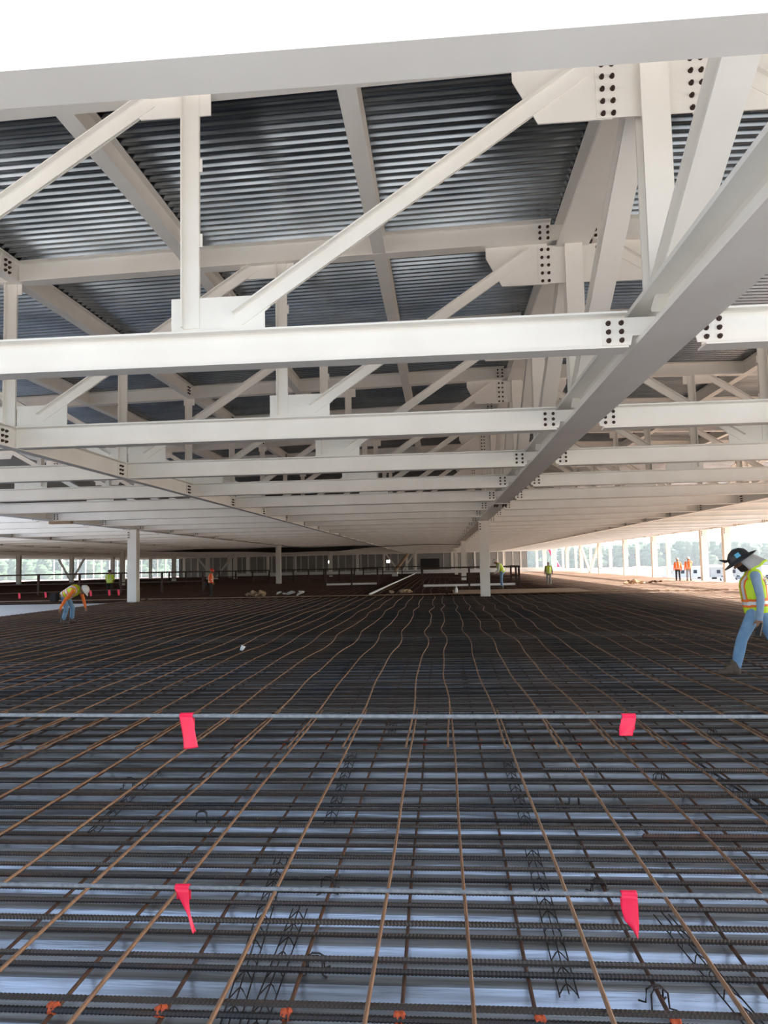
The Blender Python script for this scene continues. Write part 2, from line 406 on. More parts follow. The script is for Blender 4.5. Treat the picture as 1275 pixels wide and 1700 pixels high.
# girders along Y
GI = iprof(.39, .46, .045, .03, .02)
WI = iprof(.24, .25, .03, .02)
SPANS = [(-1, 7), (7, 15), (15, 23), (23, 31)]
spanw = ['from the front to the first column', 'between the first and second columns', 'between the second and third columns', 'beyond the third column']
linew = {XG: 'main white girder', XG-2*HB: 'white girder over the left column line', XG-4*HB: 'white girder over the second left column line',
         XG-6*HB: 'white girder over the farthest left columns', XR: 'white girder over the right edge columns'}
def main_girder(x, ka, kb, webs, label):
    r = thing('main_girder', label, 'girder', (x, 0, 0))
    z0 = 3.67; ya = YK(ka)-(1.2 if ka == -1 else -.02); yb = YK(kb)-.02
    bm = bmesh.new(); sweep(bm, GI, (0, ya, z0), (0, yb, z0), (1, 0, 0), (0, 0, 1)); linkmesh('bottom_chord', bm, 'white_paint', r)
    zt_ = ztop(x)-.40
    bm = bmesh.new(); sweep(bm, GI, (0, ya, zt_), (0, yb, zt_), (1, 0, 0), (0, 0, 1)); linkmesh('top_chord', bm, 'white_paint', r)
    if webs:
        for k in range(ka, kb):
            y = YK(k)
            bm = bmesh.new(); sweep(bm, WI, (0, y-.12, z0+.39), (0, y-.12, zt_), (1, 0, 0), (0, 1, 0)); linkmesh('vertical_member', bm, 'white_paint', r)
            if k < kb:
                a = Vector((0, y+.15, zt_-.0)); b = Vector((0, y+S-.12, z0+.39)); d = (b-a).normalized(); nrm = Vector((0, -d.z, d.y))
                a = a-d*.1; b = b+d*.08
                bm = bmesh.new(); sweep(bm, WI, a-nrm*.12, b-nrm*.12, (1, 0, 0), nrm); linkmesh('diagonal_member', bm, 'white_paint', r)
    if x == XG and ka == -1:   # splice under the bottom flange
        bm = bmesh.new(); box(bm, -.23, .23, 23.9, 24.5, z0-.022, z0); sp = linkmesh('splice_plate', bm, 'white_paint', r)
        for xx in (-.18, -.10, .10, .18):
            for yy in (24.0, 24.12, 24.28, 24.4): bm = bmesh.new(); bolt_bm(bm, xx, yy, z0-.022, 'z', .026, -.05); linkmesh('bolt', bm, 'bolt_steel', sp)
    return r
for x in (XG, XG-2*HB, XG-4*HB, XG-6*HB, XR):
    for i, (ka, kb) in enumerate(SPANS):
        if x < -30 and i == 0: continue
        main_girder(x, ka, kb, i == 0 and x == XG, '%s, %s' % (linew[x], spanw[i]))
# beams along Y at mid bay (bottom level) with bolted clips
BI = iprof(.33, .165, .016, .012)
def tie_beam(x, ka, kb, z, fac, label, zk=None):
    r = thing('tie_beam', label, 'beam', (x, 0, 0))
    bm = bmesh.new(); sweep(bm, BI, (0, YK(ka), z), (0, YK(kb), z), (1, 0, 0), (0, 0, 1)); linkmesh('web_and_flanges', bm, 'white_paint', r)
    for k in range(max(ka, 0), min(kb, 16)):
        y = YK(k)
        xs = fac*.008
        bm = bmesh.new(); box(bm, min(xs, xs+fac*.014), max(xs, xs+fac*.014), y-.46, y-.10, z+.03, z+.30); p = linkmesh('connection_plate', bm, 'white_paint', r)
        bm = bmesh.new()
        for dy in (.37, .27):
            for dz in (.08, .16, .24):
                bolt_bm(bm, xs+fac*.014, y-dy, z+dz, 'x', .021, fac*.026)
                if k < 4: linkmesh('bolt', bm, 'bolt_steel', p); bm = bmesh.new()
        if k >= 4: linkmesh('bolts', bm, 'bolt_steel', p)
        else: bm.free()
    return r
tl = {XG-HB: 'white tie beam left of the main girder', XG+HB: 'white tie beam right of the main girder',
      XG-3*HB: 'white tie beam beyond the left columns', XG-5*HB: 'white tie beam in the far left bays'}
for x, fac in ((XG-HB, 1), (XG+HB, -1), (XG-3*HB, 1), (XG-5*HB, 1)):
    for i, (ka, kb) in enumerate(SPANS):
        if x < -20 and i == 0: continue
        tie_beam(x, ka, kb, 3.60, fac, '%s, %s' % (tl[x], spanw[i]))
tie_beam(XG-HB, -1, 7, ztop(XG-HB)-.335, 1, 'white roof beam above the tie beam left of the main girder')
tie_beam(XG+HB, -1, 7, ztop(XG+HB)-.335, -1, 'white roof beam above the tie beam right of the main girder')
# purlins between trusses
PI_ = iprof(.325, .19, .016, .011)
bm = bmesh.new(); sweep(bm, PI_, (0, .012, 0), (0, S-.012, 0), (1, 0, 0), (0, 0, 1)); pur = linkmesh('roof_purlin', bm, 'white_paint')
first = True
PX = [XG-HB*2/3, XG-HB/3, XG-HB*4/3, XG-HB*5/3, XG+HB/3, XG+HB*2/3, XG+HB*4/3, XG+HB*5/3]
pw = ['on the second line left of the main girder', 'on the first line left of the main girder', 'on the third line left of the main girder', 'on the fourth line left of the main girder',
      'on the first line right of the main girder', 'on the second line right of the main girder', 'on the third line right of the main girder', 'on the fourth line right of the main girder']
for px, w in zip(PX, pw):
    for k in range(-1, 6):
        o = pur if first else pur.copy()
        if not first: COL.objects.link(o)
        first = False
        o.location = (px, YK(k), ztop(px)-.327)
        tag(o, 'white roof purlin %s, %s' % (w, 'frontmost' if k < 0 else ORD(k+2)+' span back'), 'purlin', 'white roof purlins')

# ------------------------------------------------------------------ columns
CI = iprof(.40, .44, .04, .025, .02)
def column_bm(h):
    bm = bmesh.new(); sweep(bm, CI, (0, -.20, 0), (0, -.20, h), (1, 0, 0), (0, 1, 0)); return bm
colproto = {}
OBST = []
def column(x, y, label, group=None, z0=0., z1=3.66, w=1., tabs=True):
    key = (round(z0, 2), round(z1, 2), w, tabs)
    OBST.append((x, y, .45))
    if key not in colproto:
        r = thing('steel_column', 'x', 'column', (x, y, z0))
        bm = column_bm(z1-z0); bmesh.ops.scale(bm, verts=bm.verts, vec=(w, w, 1)); linkmesh('shaft', bm, 'white_paint', r)
        bm = bmesh.new(); box(bm, -.30*w, .30*w, -.28*w, .28*w, 0, .03); linkmesh('base_plate', bm, 'grey_paint', r)
        if tabs:
            bm = bmesh.new(); box(bm, -.30, .30, -.27, .27, z1-z0-.03, z1-z0); linkmesh('cap_plate', bm, 'white_paint', r)
            bm = bmesh.new(); box(bm, -.235, -.10, -.222, -.20, z1-z0-.45, z1-z0-.06); p = linkmesh('connection_plate', bm, 'white_paint', r)
            bm = bmesh.new()
            for j in range(3): bolt_bm(bm, -.165, -.222, z1-z0-.14-.12*j, 'y', .028, -.035)
            linkmesh('bolts', bm, 'bolt_steel', p)
        colproto[key] = r
    else:
        r = copy_tree(colproto[key]); r.location = (x, y, z0)
        if 'group' in r: del r['group']
    r['label'] = label
    if group: r['group'] = group
    return r
for i, k in enumerate((7, 15, 23, 31)):
    column(XG, YK(k), ['closest white column under the main girder, beside the guardrail', 'second white column back under the main girder', 'third white column back under the main girder', 'farthest white column under the main girder'][i])
for i, k in enumerate((7, 15, 23, 31)):
    column(XG-2*HB, YK(k), ['big white column at the left, behind the bending worker', 'second white column back along the left column line', 'third white column back along the left column line', 'farthest white column along the left column line'][i])
for i, y in enumerate((70., 84., 96.6, 107., 117., 131.)):
    column(XG-4*HB, y, '%s white column along the second left column line' % ORD(i+1), 'distant left columns')
for i, y in enumerate((68., 80., 92., 104., 118., 134.)):
    column(XG-6*HB, y, '%s white column along the farthest left column line' % ORD(i+1), 'distant left columns')
for i, x in enumerate((-44, -38, -26, -20, -10, -6, 6, 11)):
    column(x, 128, '%s slim white post before the far wall, from the left' % ORD(i+1), 'slim posts before the far wall', w=.6, tabs=False)
for i, y in enumerate((47.6, 51.6, 63.3, 73., 84.5, 95.5, 106, 117, 128, 139)):
    column(18.2, y, '%s white column along the open right edge' % (ORD(i+1) if i else 'closest'), 'right edge columns')
    if i > 1: column(19.5, y+.4, '%s slim outer post outside the right edge columns' % ORD(i-1), 'slim outer posts at the right edge', -4.5, 4.4, .7, False)
# V braces
def brace(p0, p1, p2, label):
    OBST.append((p1[0], p1[1], 1.4))
    r = thing('bracing_frame', label, 'brace', p1)
    P = lambda q: Vector(q)-Vector(p1)
    for a in (p0, p2):
        bm = bmesh.new(); d = P(a).normalized(); sd = Vector((0, 1, 0)) if abs(d.y) < .5 else Vector((1, 0, 0))
        sweep(bm, iprof(.24, .24, .03, .02), (0, 0, 0), P(a), sd, d.cross(sd)); linkmesh('brace_member', bm, 'white_paint', r)
    bm = bmesh.new(); poly_plate(bm, [(-.35, 0), (.35, 0), (.2, .45), (-.2, .45)], -.02, .02)
    if abs(p0[1]-p2[1]) > 2: bmesh.ops.rotate(bm, verts=bm.verts, cent=(0, 0, 0), matrix=Matrix.Rotation(math.pi/2, 3, 'Z'))
    linkmesh('gusset_plate', bm, 'white_paint', r)
brace((18.2, 85.2, 3.3), (18.2, 90, .1), (18.2, 94.8, 3.3), 'white V brace between two right edge columns')
brace((-33.4, 96.6, 3.5), (-30.7, 96.6, .1), (-28., 96.6, 3.5), 'white V brace behind the worker in the red helmet')
column(-28., 96.6, 'white column at the right foot of the left V brace')
brace((-9., 120, 3.5), (-6.6, 120, .0), (-4.2, 120, 3.5), 'white V brace standing on the far kerb')
column(-4.2, 120, 'white column at the right end of the far V brace')
brace((-57.0, 104, 3.5), (-55.0, 104, .0), (-53., 104, 3.5), 'white V brace near the bright left opening')
# mullioned opening at far left
bm = bmesh.new()
for i in range(17): box(bm, -78+i*1.65, -77.86+i*1.65, 0, .2, -.2, 5.2)
for z in (1.0, 3.6): box(bm, -78, -51, .02, .18, z, z+.1)
wf = thing('window_frame', 'pale mullioned frame across the bright opening at far left', 'window frame', (0, YB, 0)); linkmesh('mullions', bm, 'white_paint', wf)

# ------------------------------------------------------------------ reinforcing bars
def ribbed_bar(name, length, r, m, pitch=.0165, n=6, x0=0.):
    V, F = [], []
    cnt = int(length/pitch)
    for i in range(cnt):
        for off, rr in ((0, r), (.0035, r*1.16), (.0075, r*1.16), (.011, r)):
            for q in range(n):
                t = 2*math.pi*q/n
                V.append((x0+i*pitch+off+.006*math.sin(t), rr*math.cos(t), rr*math.sin(t)))
    R = cnt*4
    for a in range(R-1):
        for q in range(n): F.append((a*n+q, a*n+(q+1) % n, (a+1)*n+(q+1) % n, (a+1)*n+q))
    F.append(tuple(range(n))[::-1]); F.append(tuple(range((R-1)*n, R*n)))
    return pymesh(name, V, F, m, smooth=False)
xl, xr = SLAB_X+.05, XR+.1
ZLL, ZLT, ZUT, ZUL = .030, .052, .152, .174        # layers: lower long, lower cross, upper cross, upper long
tb = ribbed_bar('transverse_rebar', xr-xl, .0112, 'black_bar', x0=xl)
first = True
ny = int((35.0-2.1)/.2965)
for lay, (ys, z) in enumerate(((2.135, ZUT), (2.228, ZLT))):
    for i in range(ny):
        o = tb if first else tb.copy()
        if not first: COL.objects.link(o)
        first = False
        y = ys+.2965*i+random.uniform(-.012, .012)
        o.location = (random.uniform(-.01, .01), y, z); o.rotation_euler = (random.uniform(0, 6), 0, random.uniform(-.0012, .0012))
        ln = ('upper', 'lower')[lay]
        if 2 <= i < 20:
            tag(o, 'ribbed steel cross bar, %s layer, %s up from the bottom edge' % (ln, ORD(i-1)), 'rebar', 'nearer cross bars of the %s layer' % ln)
        else:
            tag(o, 'distant ribbed steel bar running crosswise in the %s layer of the mesh' % ln, 'rebar', 'far cross bars of the %s layer' % ln)
# loose bar lying slightly skewed
lb = ribbed_bar('loose_rebar', 5.2, .012, 'black_bar'); lb.location = (.72, 5.62, ZUT+.031); lb.rotation_euler = (0, .003, -.012)
tag(lb, 'loose dark bar lying slightly skewed across the mesh before the far right flag', 'rebar')
lb = ribbed_bar('loose_rebar', 3.2, .013, 'dark_rust_bar'); lb.location = (1.12, 4.38, ZUT+.001); lb.rotation_euler = (0, 0, .002)
tag(lb, 'rusty lap bar laid beside a cross bar above the near right flag', 'rebar')

def wave(y, ph, amp):
    g = min(1, max(0, (y-6.5)/4.)) * (1. if y < 30 else max(0, 1-(y-30)/8))
    return amp*g*(math.sin(2*math.pi*y/6.3+ph)+.55*math.sin(2*math.pi*y/3.7+1.3+ph*1.7))
def long_bar(name, ya, yb, r, m, ph=0., amp=0., zamp=0., lat=0.):
    bm = bmesh.new(); pts = []
    nst = max(2, int((yb-ya)/.45))
    for i in range(nst+1):
        y = ya+(yb-ya)*i/nst
        pts.append((wave(y, ph, amp)+lat*math.sin(i*.9+ph*5), y, zamp*abs(math.sin(y*.9+ph))*min(1, max(0, (y-6)/4))))
    tube(bm, pts, r, 6); return linkmesh(name, bm, m, smooth=True)
near_p = [long_bar('longitudinal_rebar', 1.9, 7.9, .009, 'rust_bar', p, 0, 0, .004) for p in (0, 2)]
far_p = [long_bar('longitudinal_rebar', 6.3, 35.2, .0095, 'rust_bar', p, a, .02, .004) for p, a in ((0, .042), (.35, .05), (-.3, .045), (.15, .036))]
low_p = [long_bar('longitudinal_rebar', 1.9, 35.2, .009, 'dark_rust_bar', p, .012, 0, .006) for p in (0, 1.7)]
used = set()
def place(p, x, z, label, group, dy=0.):
    if p.name in used: o = p.copy(); COL.objects.link(o)
    else: o = p
    used.add(p.name); o.location = (x, dy, z); tag(o, label, 'rebar', group)
    if x > 10: o.material_slots[0].link = 'OBJECT'; o.material_slots[0].material = MAT['sun_tint_bar']
UX = [-2.26, -1.79, -1.33, -.845, -.30, .07, .55, 1.0, 1.45]
while UX[0] > xl+.6: UX.insert(0, UX[0]-.455-random.uniform(-.03, .03))
while UX[-1] < xr-.6: UX.append(UX[-1]+.455+random.uniform(-.03, .03))
LX = [-1.55, -1.12, -.63, -.2, .32, .81, 1.24, 1.73]
while LX[0] > xl+.6: LX.insert(0, LX[0]-.455-random.uniform(-.03, .03))
while LX[-1] < xr-.6: LX.append(LX[-1]+.455+random.uniform(-.03, .03))
vis = [x for x in UX if -1.7 < x < 1.7]
for i, x in enumerate(UX):
    if abs(x) < 6:
        if x in vis: place(near_p[i % 2], x, ZUL, 'rusty lengthwise bar on top, %s from left at the bottom edge' % ORD(vis.index(x)+1), 'near lengthwise bars on top of the mesh')
        else: place(near_p[i % 2], x, ZUL, 'rusty lengthwise bar on top, off to one side of the foreground', 'side lengthwise bars on top of the mesh')
    sh = .046 if abs(x) < 6 else 0
    side = 'left of' if x < XG else 'right of'
    place(far_p[i % 4], x-sh, ZUL, 'wavy rusty bar running far back on top, %s the main girder' % side, 'far lengthwise bars %s the main girder' % side)
visl = [x for x in LX if -1.65 < x < 1.4]
for i, x in enumerate(LX):
    if x in visl: lab, g = 'dark lengthwise bar under the cross bars, %s from left at the bottom edge' % ORD(visl.index(x)+1), 'near lower lengthwise bars'
    else: lab, g = 'dark lengthwise bar under the cross bars, away from the bottom edge', 'other lower lengthwise bars'
    place(low_p[i % 2], x, ZLL, lab, g)
# the mat beyond the plank: past counting
V, F = [], []
def strip(p, q, r):
    p, q = Vector(p), Vector(q); d = (q-p).normalized(); a = Vector((0, 0, 1)); b = d.cross(a)
    i = len(V)
    for c in (p, q):
        for t in range(4): V.append(c+(a*math.cos(t*math.pi/2)+b*math.sin(t*math.pi/2))*r)
    for t in range(4): F.append((i+t, i+(t+1) % 4, i+4+(t+1) % 4, i+4+t))
OBST += [(-21.3, 45, .5), (-13.2, 40.6, .5), (7.3, 50, .5), (16.7, 52.6, .5), (17.32, 52.2, .5), (-5.9, 92, .6), (-19.5, 126, .5), (-9.2, 126, .5)]
x = XL+1
while x < xr:
    ys = [35.9+i*3.2 for i in range(24)]
    pts = [(x+.05*math.sin(y*.55+.3*math.sin(x))+.03*math.sin(y*1.3), y) for y in ys]
    for a, b in zip(pts, pts[1:]):
        if any(abs(ox-a[0]) < r_+.12 and a[1]-r_ < oy < b[1]+r_ for ox, oy, r_ in OBST): continue
        strip((a[0], a[1], ZUL), (b[0], b[1], ZUL), .013)
    x += .46
y = 36.
while y < 112:
    for yy, z_ in ((y, ZUT), (y+.12, ZLT)):
        xa = XL+.5
        for ox, r_ in sorted((ox, r_) for ox, oy, r_ in OBST if abs(oy-yy) < r_):
            if ox-r_ > xa: strip((xa, yy, z_), (ox-r_, yy, z_), .014)
            xa = max(xa, ox+r_)
        if xa < xr: strip((xa, yy, z_), (xr, yy, z_), .014)
    y += .3 if y < 60 else .45
tag(pymesh('rebar_mat', V, F, 'far_bar'), 'dark rusty reinforcing mat stretching away beyond the plank', 'rebar mat', None, 'stuff')

# bar supports
def bolster(x, y0, y1, x1, label, w=.037, h=.02):
    L = math.hypot(x1-x, y1-y0)
    r = thing('slab_bolster', label, 'bar support', (x, y0, .004), math.atan2(-(x1-x), y1-y0), 'ladder shaped bar supports')
    for xx, z in ((-w, .006), (0, h), (w, .006)):
        bm = bmesh.new(); cyl(bm, (xx, 0, z), (xx, L, z), .0032, n=6); linkmesh('wire', bm, 'wire', r)
    bm = bmesh.new(); n = int(L/.125)
    zz = []
    for i in range(n):
        yy = .05+i*.125; leg = [(-w, yy-.035, .006), (-w*.3, yy+.01, h*.8), (0, yy+.02, h), (w*.3, yy+.01, h*.8), (w, yy-.035, .006)]
        zz += leg if i % 2 == 0 else leg[::-1]
    tube(bm, zz, .0032, 5)
    linkmesh('bent_legs', bm, 'wire', r)
BOL = [(-.84, 2.72, 4.42, -1.0, 'left of the lowest middle bar'), (-.74, 2.5, 3.75, -.76, 'beside the longer left ladder'), (.465, 3.05, 4.55, .50, 'right of centre near the bottom'), (1.13, 2.8, 3.75, 1.03, 'below the near right flag'),
       (-.80, 4.95, 6.75, -.86, 'left of centre below the far wire rope'), (.52, 4.9, 6.55, .53, 'right of centre below the far wire rope'), (-2.35, 4.7, 6.3, -2.5, 'left below the far left flag'), (2.2, 4.9, 6.5, 2.1, 'right below the far right flag'),
       (-.55, 7.4, 9.0, -.58, 'left of centre just past the far wire rope'), (.62, 7.3, 9.0, .6, 'right of centre just past the far wire rope'), (-1.6, 11.5, 13.2, -1.65, 'far ahead left of centre'), (.32, 10.0, 11.8, .3, 'far ahead right of centre'), (-3.4, 9.2, 11, -3.5, 'far ahead at the left'), (3.2, 8.6, 10.2, 3.1, 'ahead of the walking worker')]
for x, ya, yb, x1, w in BOL: bolster(x, ya, yb, x1, 'ladder shaped wire support on the deck, '+w)
def chair(x, y, label, rz=0.):
    r = thing('bar_chair', label, 'bar support', (x, y, .002), rz, 'small wire bar chairs')
    for d in (-.02, .02):
        bm = bmesh.new(); tube(bm, [(-.058, d*2.2, .004), (-.036, d*1.3, .004), (-.034, d, .058), (-.016, d*.5, .074), (.016, d*.5, .074), (.034, d, .058), (.036, d*1.3, .004), (.058, d*2.2, .004)], .0042, 6)
        linkmesh('bent_wire', bm, 'wire', r, smooth=True)
for x, y, w, rz in ((.80, 3.02, 'right of centre by the bottom edge', .2), (-.585, 3.2, 'left of centre by the bottom edge', 0), (-.65, 3.96, 'just behind the near wire rope, left', .1), (-1.69, 4.98, 'near the left edge', .3), (.78, 3.98, 'by the near right flag', 0), (1.65, 5.9, 'below the far right flag', .2), (.9, 5.35, 'between the two right flags', 0), (2.6, 7.4, 'past the far right flag', .3), (-2.55, 5.75, 'left of the far left flag', .2)):
    chair(x, y, 'small bent wire bar chair standing on the deck, '+w, rz)
def marker(x, y, z, label, group):
    bm = bmesh.new()
    pts = [(x+math.cos(t)*.004*math.sin(3*t), y+.021*math.cos(t), z+.021*math.sin(t)) for t in [i*.6 for i in range(11)]]
    lathe(bm, [(.012, -.020), (.019, -.018), (.021, -.005), (.018, .004), (.022, .012), (.017, .020), (.008, .022)], n=9, sx=1, sy=1.1)
    for v in bm.verts: v.co += Vector((random.uniform(-1, 1), random.uniform(-1, 1), random.uniform(-1, 1)))*.0035
    bmesh.ops.rotate(bm, verts=bm.verts, cent=(0, 0, 0), matrix=Matrix.Rotation(math.pi/2, 3, 'Y')@Matrix.Rotation(random.uniform(0, 3), 3, 'Z'))
    tube(bm, [(0, .012, .012), (.02, .03, .02), (.03, .035, .008)], .004, 5)
    o = linkmesh('orange_tape', bm, 'orange_tape', loc=(x, y, z)); tag(o, label, 'marker', group)
yn = 2.228+.2965*2
for i, x in enumerate(visl): marker(x, yn, ZLT, 'orange tape knot on a bar at the bottom edge, %s from the left' % ORD(i+1), 'orange tape knots at the bottom edge')
yf = 2.228+.2965*16
vf = [x for x in LX if -3.4 < x < 2.5]
for i, x in enumerate(vf): marker(x, yf, ZLT, 'small orange tape knot below the far wire rope, %s from the left' % ORD(i+1), 'orange tape knots below the far wire rope')

# ------------------------------------------------------------------ cable barrier with flags
def rope(z0, z1, label):
    r = thing('wire_rope', label, 'cable', (0, 2.7, 0))
    bm = bmesh.new(); L = 3.5
    for s_ in range(6):
        pts = []
        for i in range(900):
            x = -L+2*L*i/899; t = x*2*math.pi/.085+s_*math.pi/3; z = z0+(z1-z0)*(x+1.7)/2.85-.002*math.cos(x)
            pts.append((x, 0.0046*math.cos(t), z+.0046*math.sin(t)))
        tube(bm, pts, .0031, 5)
    linkmesh('strands', bm, 'rope_steel', r, smooth=True)
rope(1.199, 1.182, 'taut grey wire rope crossing the photo at the far pair of flags')
rope(.568, .566, 'taut grey wire rope crossing the photo at the near pair of flags')
for x, w in ((-3.45, 'left'), (3.45, 'right')):
    r = thing('barrier_post', 'slim steel barrier post holding the wire ropes, %s end' % w, 'post', (x, 2.662, 0))
    bm = bmesh.new(); cyl(bm, (0, 0, 0), (0, 0, 1.3), .025, n=12); linkmesh('post', bm, 'rail_steel', r)
    bm = bmesh.new(); box(bm, -.08, .08, -.08, .08, 0, .012); linkmesh('foot_plate', bm, 'rail_steel', r)
def flag(left, right, label, amp=.006, ph=0.):
    """left/right: edge polylines (x,z), top first; hangs from the rope at Y=2.7"""
    n, mcol = 16, 8; V, F = [], []
    def at(pl, t):
        t = t*(len(pl)-1); i = min(int(t), len(pl)-2); f = t-i
        return pl[i][0]*(1-f)+pl[i+1][0]*f, pl[i][1]*(1-f)+pl[i+1][1]*f
    zt_ = left[0][1]
    for i in range(n+1):
        t = i/n; a, b = at(left, t), at(right, t)
        for j in range(mcol+1):
            s_ = j/mcol
            V.append((a[0]+(b[0]-a[0])*s_, 2.7-.0125+amp*math.sin(s_*4+t*3+ph)*t-.012*t*t, a[1]+(b[1]-a[1])*s_))
    k0 = n+1                      # fold over the rope and a short back flap
    for i in range(6):
        t = math.pi*i/5
        for j in range(mcol+1):
            s_ = j/mcol; x = left[0][0]+(right[0][0]-left[0][0])*s_
            V.append((x, 2.7-.0125*math.cos(t), zt_+.012*math.sin(t)))
    for i in range(4):
        for j in range(mcol+1):
            s_ = j/mcol; x = left[0][0]+(right[0][0]-left[0][0])*s_
            V.append((x, 2.7+.0125, zt_-.012*(i+1)))
    w = mcol+1
    rows = list(range(n, -1, -1))+list(range(k0, k0+10))
    for a, b in zip(rows, rows[1:]):
        for j in range(mcol): F.append((a*w+j, a*w+j+1, b*w+j+1, b*w+j))
    o = pymesh('flag', V, F, 'flag_pink', smooth=True)
    sm = o.modifiers.new('thickness', 'SOLIDIFY'); sm.thickness = .0012
    tag(o, label, 'flag', 'pink flags on the wire ropes')
flag([(-.997, 1.193), (-.985, 1.13), (-.976, 1.077)], [(-.946, 1.193), (-.933, 1.13), (-.921, 1.082)], 'pink plastic flag hanging from the far wire rope at left')
flag([(.634, 1.183), (.622, 1.15), (.617, 1.124)], [(.683, 1.183), (.675, 1.15), (.666, 1.119)], 'short pink plastic flag on the far wire rope at right', ph=1)
flag([(-1.016, .567), (-.985, .51), (-.962, .47), (-.950, .44), (-.938, .418)], [(-.961, .567), (-.959, .51), (-.955, .475), (-.944, .442), (-.934, .417)], 'twisted pink flag tapering to a point, on the near wire rope at left', .01, 2)
flag([(.605, .566), (.602, .52), (.612, .48), (.635, .455), (.650, .428)], [(.660, .566), (.660, .52), (.660, .48), (.659, .455), (.655, .426)], 'curled pink flag with pointed bottom, on the near wire rope at right', .008, .5)

# low wire with small flags at the slab edge, far left
r = thing('wire_rope', 'low black wire with tiny pink flags beyond the bending worker', 'cable', (0, 0, 0))
Pw = lambda t: Vector((-28+13.3*t, 37.2-2.6*t, .50+.28*t))
bm = bmesh.new(); tube(bm, [Pw(t/20) for t in range(21)], .018, 6); linkmesh('wire', bm, 'rail_steel', r)
for i in range(4):
    p = Pw(i/3*.98+.01); bm = bmesh.new(); cyl(bm, (p.x, p.y, .192), (p.x, p.y, p.z+.08), .03, n=8); linkmesh('stake', bm, 'rail_steel', r)
for i, t in enumerate((.34, .46, .58, .69, .78, .86, .9)):
    p = Pw(t); bm = bmesh.new(); w_ = .06; poly_plate(bm, [(-w_, .0), (w_, .0), (w_*.9+.03, -.26), (-.02, -.30)], -.022, -.019)
    o = linkmesh('flag', bm, 'flag_pink', loc=p); tag(o, 'tiny pink flag on the low wire at far left, %s from the left' % ORD(i+1), 'flag', 'tiny pink flags on the low wire')
# ------------------------------------------------------------------ planks, rails, debris
def plank(x0, x1, y, w, label, z=.19, t=.03, rz=0., m='timber'):
    bm = bmesh.new(); box(bm, x0-(x0+x1)/2, x1-(x0+x1)/2, -w/2, w/2, 0, t)
    o = linkmesh('plank', bm, m, loc=((x0+x1)/2, y, z)); o.rotation_euler = (0, 0, rz); tag(o, label, 'plank', 'planks laid across the mesh')
plank(-26, -15.2, 36.08, .25, 'dusty timber plank left of the big left column')
plank(-15, -7.2, 36.08, .25, 'dusty timber plank under the worker in the red helmet')
plank(-7.1, .2, 36.08, .25, 'dusty timber plank left of the closest girder column')
plank(.3, 8.5, 36.08, .3, 'dusty timber plank right of the closest girder column')
plank(.6, 7.4, 38.6, 4.2, 'wide plywood walkway under the worker in the white sleeves', .19, .025)
plank(8.6, 18, 36.08, .3, 'dusty timber plank reaching the open right edge')
bm = bmesh.new(); tube(bm, [(-3.62, 36.4, .24), (-3.66, 50, .26), (-3.75, 75, .24), (-3.8, 112, .3)], .06, 8)
tag(linkmesh('white_conduit', bm, 'plastic_white', smooth=True), 'long white pipe lying along the mesh towards the far kerb', 'pipe')
def rail(x0, x1, y0, y1, z, h, n, label, toe=True):
    r = thing('guardrail', label, 'guardrail', (x0, y0, z)); d = Vector((x1-x0, y1-y0, 0))
    for i in range(n):
        p = d*(i/(n-1)); bm = bmesh.new(); box(bm, p.x-.06, p.x+.06, p.y-.06, p.y+.06, 0, h); linkmesh('post', bm, 'rail_steel', r)
    for nm, zz, m, hh in (('top_rail', h-.04, 'rail_steel', .10), ('mid_rail', h*.5, 'rail_steel', .08), ('toe_board', .12, 'pale_slab', .14)):
        if nm == 'toe_board' and not toe: continue
        bm = bmesh.new(); sweep(bm, [(-.03, -hh/2), (.03, -hh/2), (.03, hh/2), (-.03, hh/2)], (0, 0, zz), d+Vector((0, 0, zz)), d.normalized().cross(Vector((0, 0, 1))), (0, 0, 1))
        linkmesh(nm, bm, m, r)
rail(-1.2, 4.75, 46.2, 46.6, .192, 1.28, 3, 'dark steel guardrail with white toe board, right of centre behind the column')
rail(4.95, 4.95, 46.7, 52., .192, 1.28, 2, 'short dark guardrail return at the right end of the guardrail', False)
rail(-8.6, -4.75, 53.4, 53.8, .192, 1.3, 3, 'dark steel guardrail with white toe board, left of centre')
rail(-29.5, -15.8, 46., 47., .192, 1.35, 6, 'long dark guardrail behind the worker in the lime vest', False)
rail(-16, -8.5, 70., 70.5, .192, 1.2, 6, 'far dark guardrail behind the left column row', False)
rail(-27, -17, 70., 70.5, .192, 1.2, 7, 'far dark guardrail left of the V brace', False)
rail(-9.5, -2.4, 88, 88.3, .192, 1.2, 4, 'far dark guardrail before the slanted strut', False)
# slanted dark strut
bm = bmesh.new(); cyl(bm, (0, 0, 0), (1.75, 0, 2.2), .2, n=10)
sp = linkmesh('raking_prop', bm, 'card', loc=(-5.9, 92, .8)); tag(sp, 'slanted timber prop leaning before the far wall', 'prop')
bm = bmesh.new(); box(bm, -.35, .35, -.35, .35, -.8, 0); linkmesh('foot_block', bm, 'pale_slab', sp)
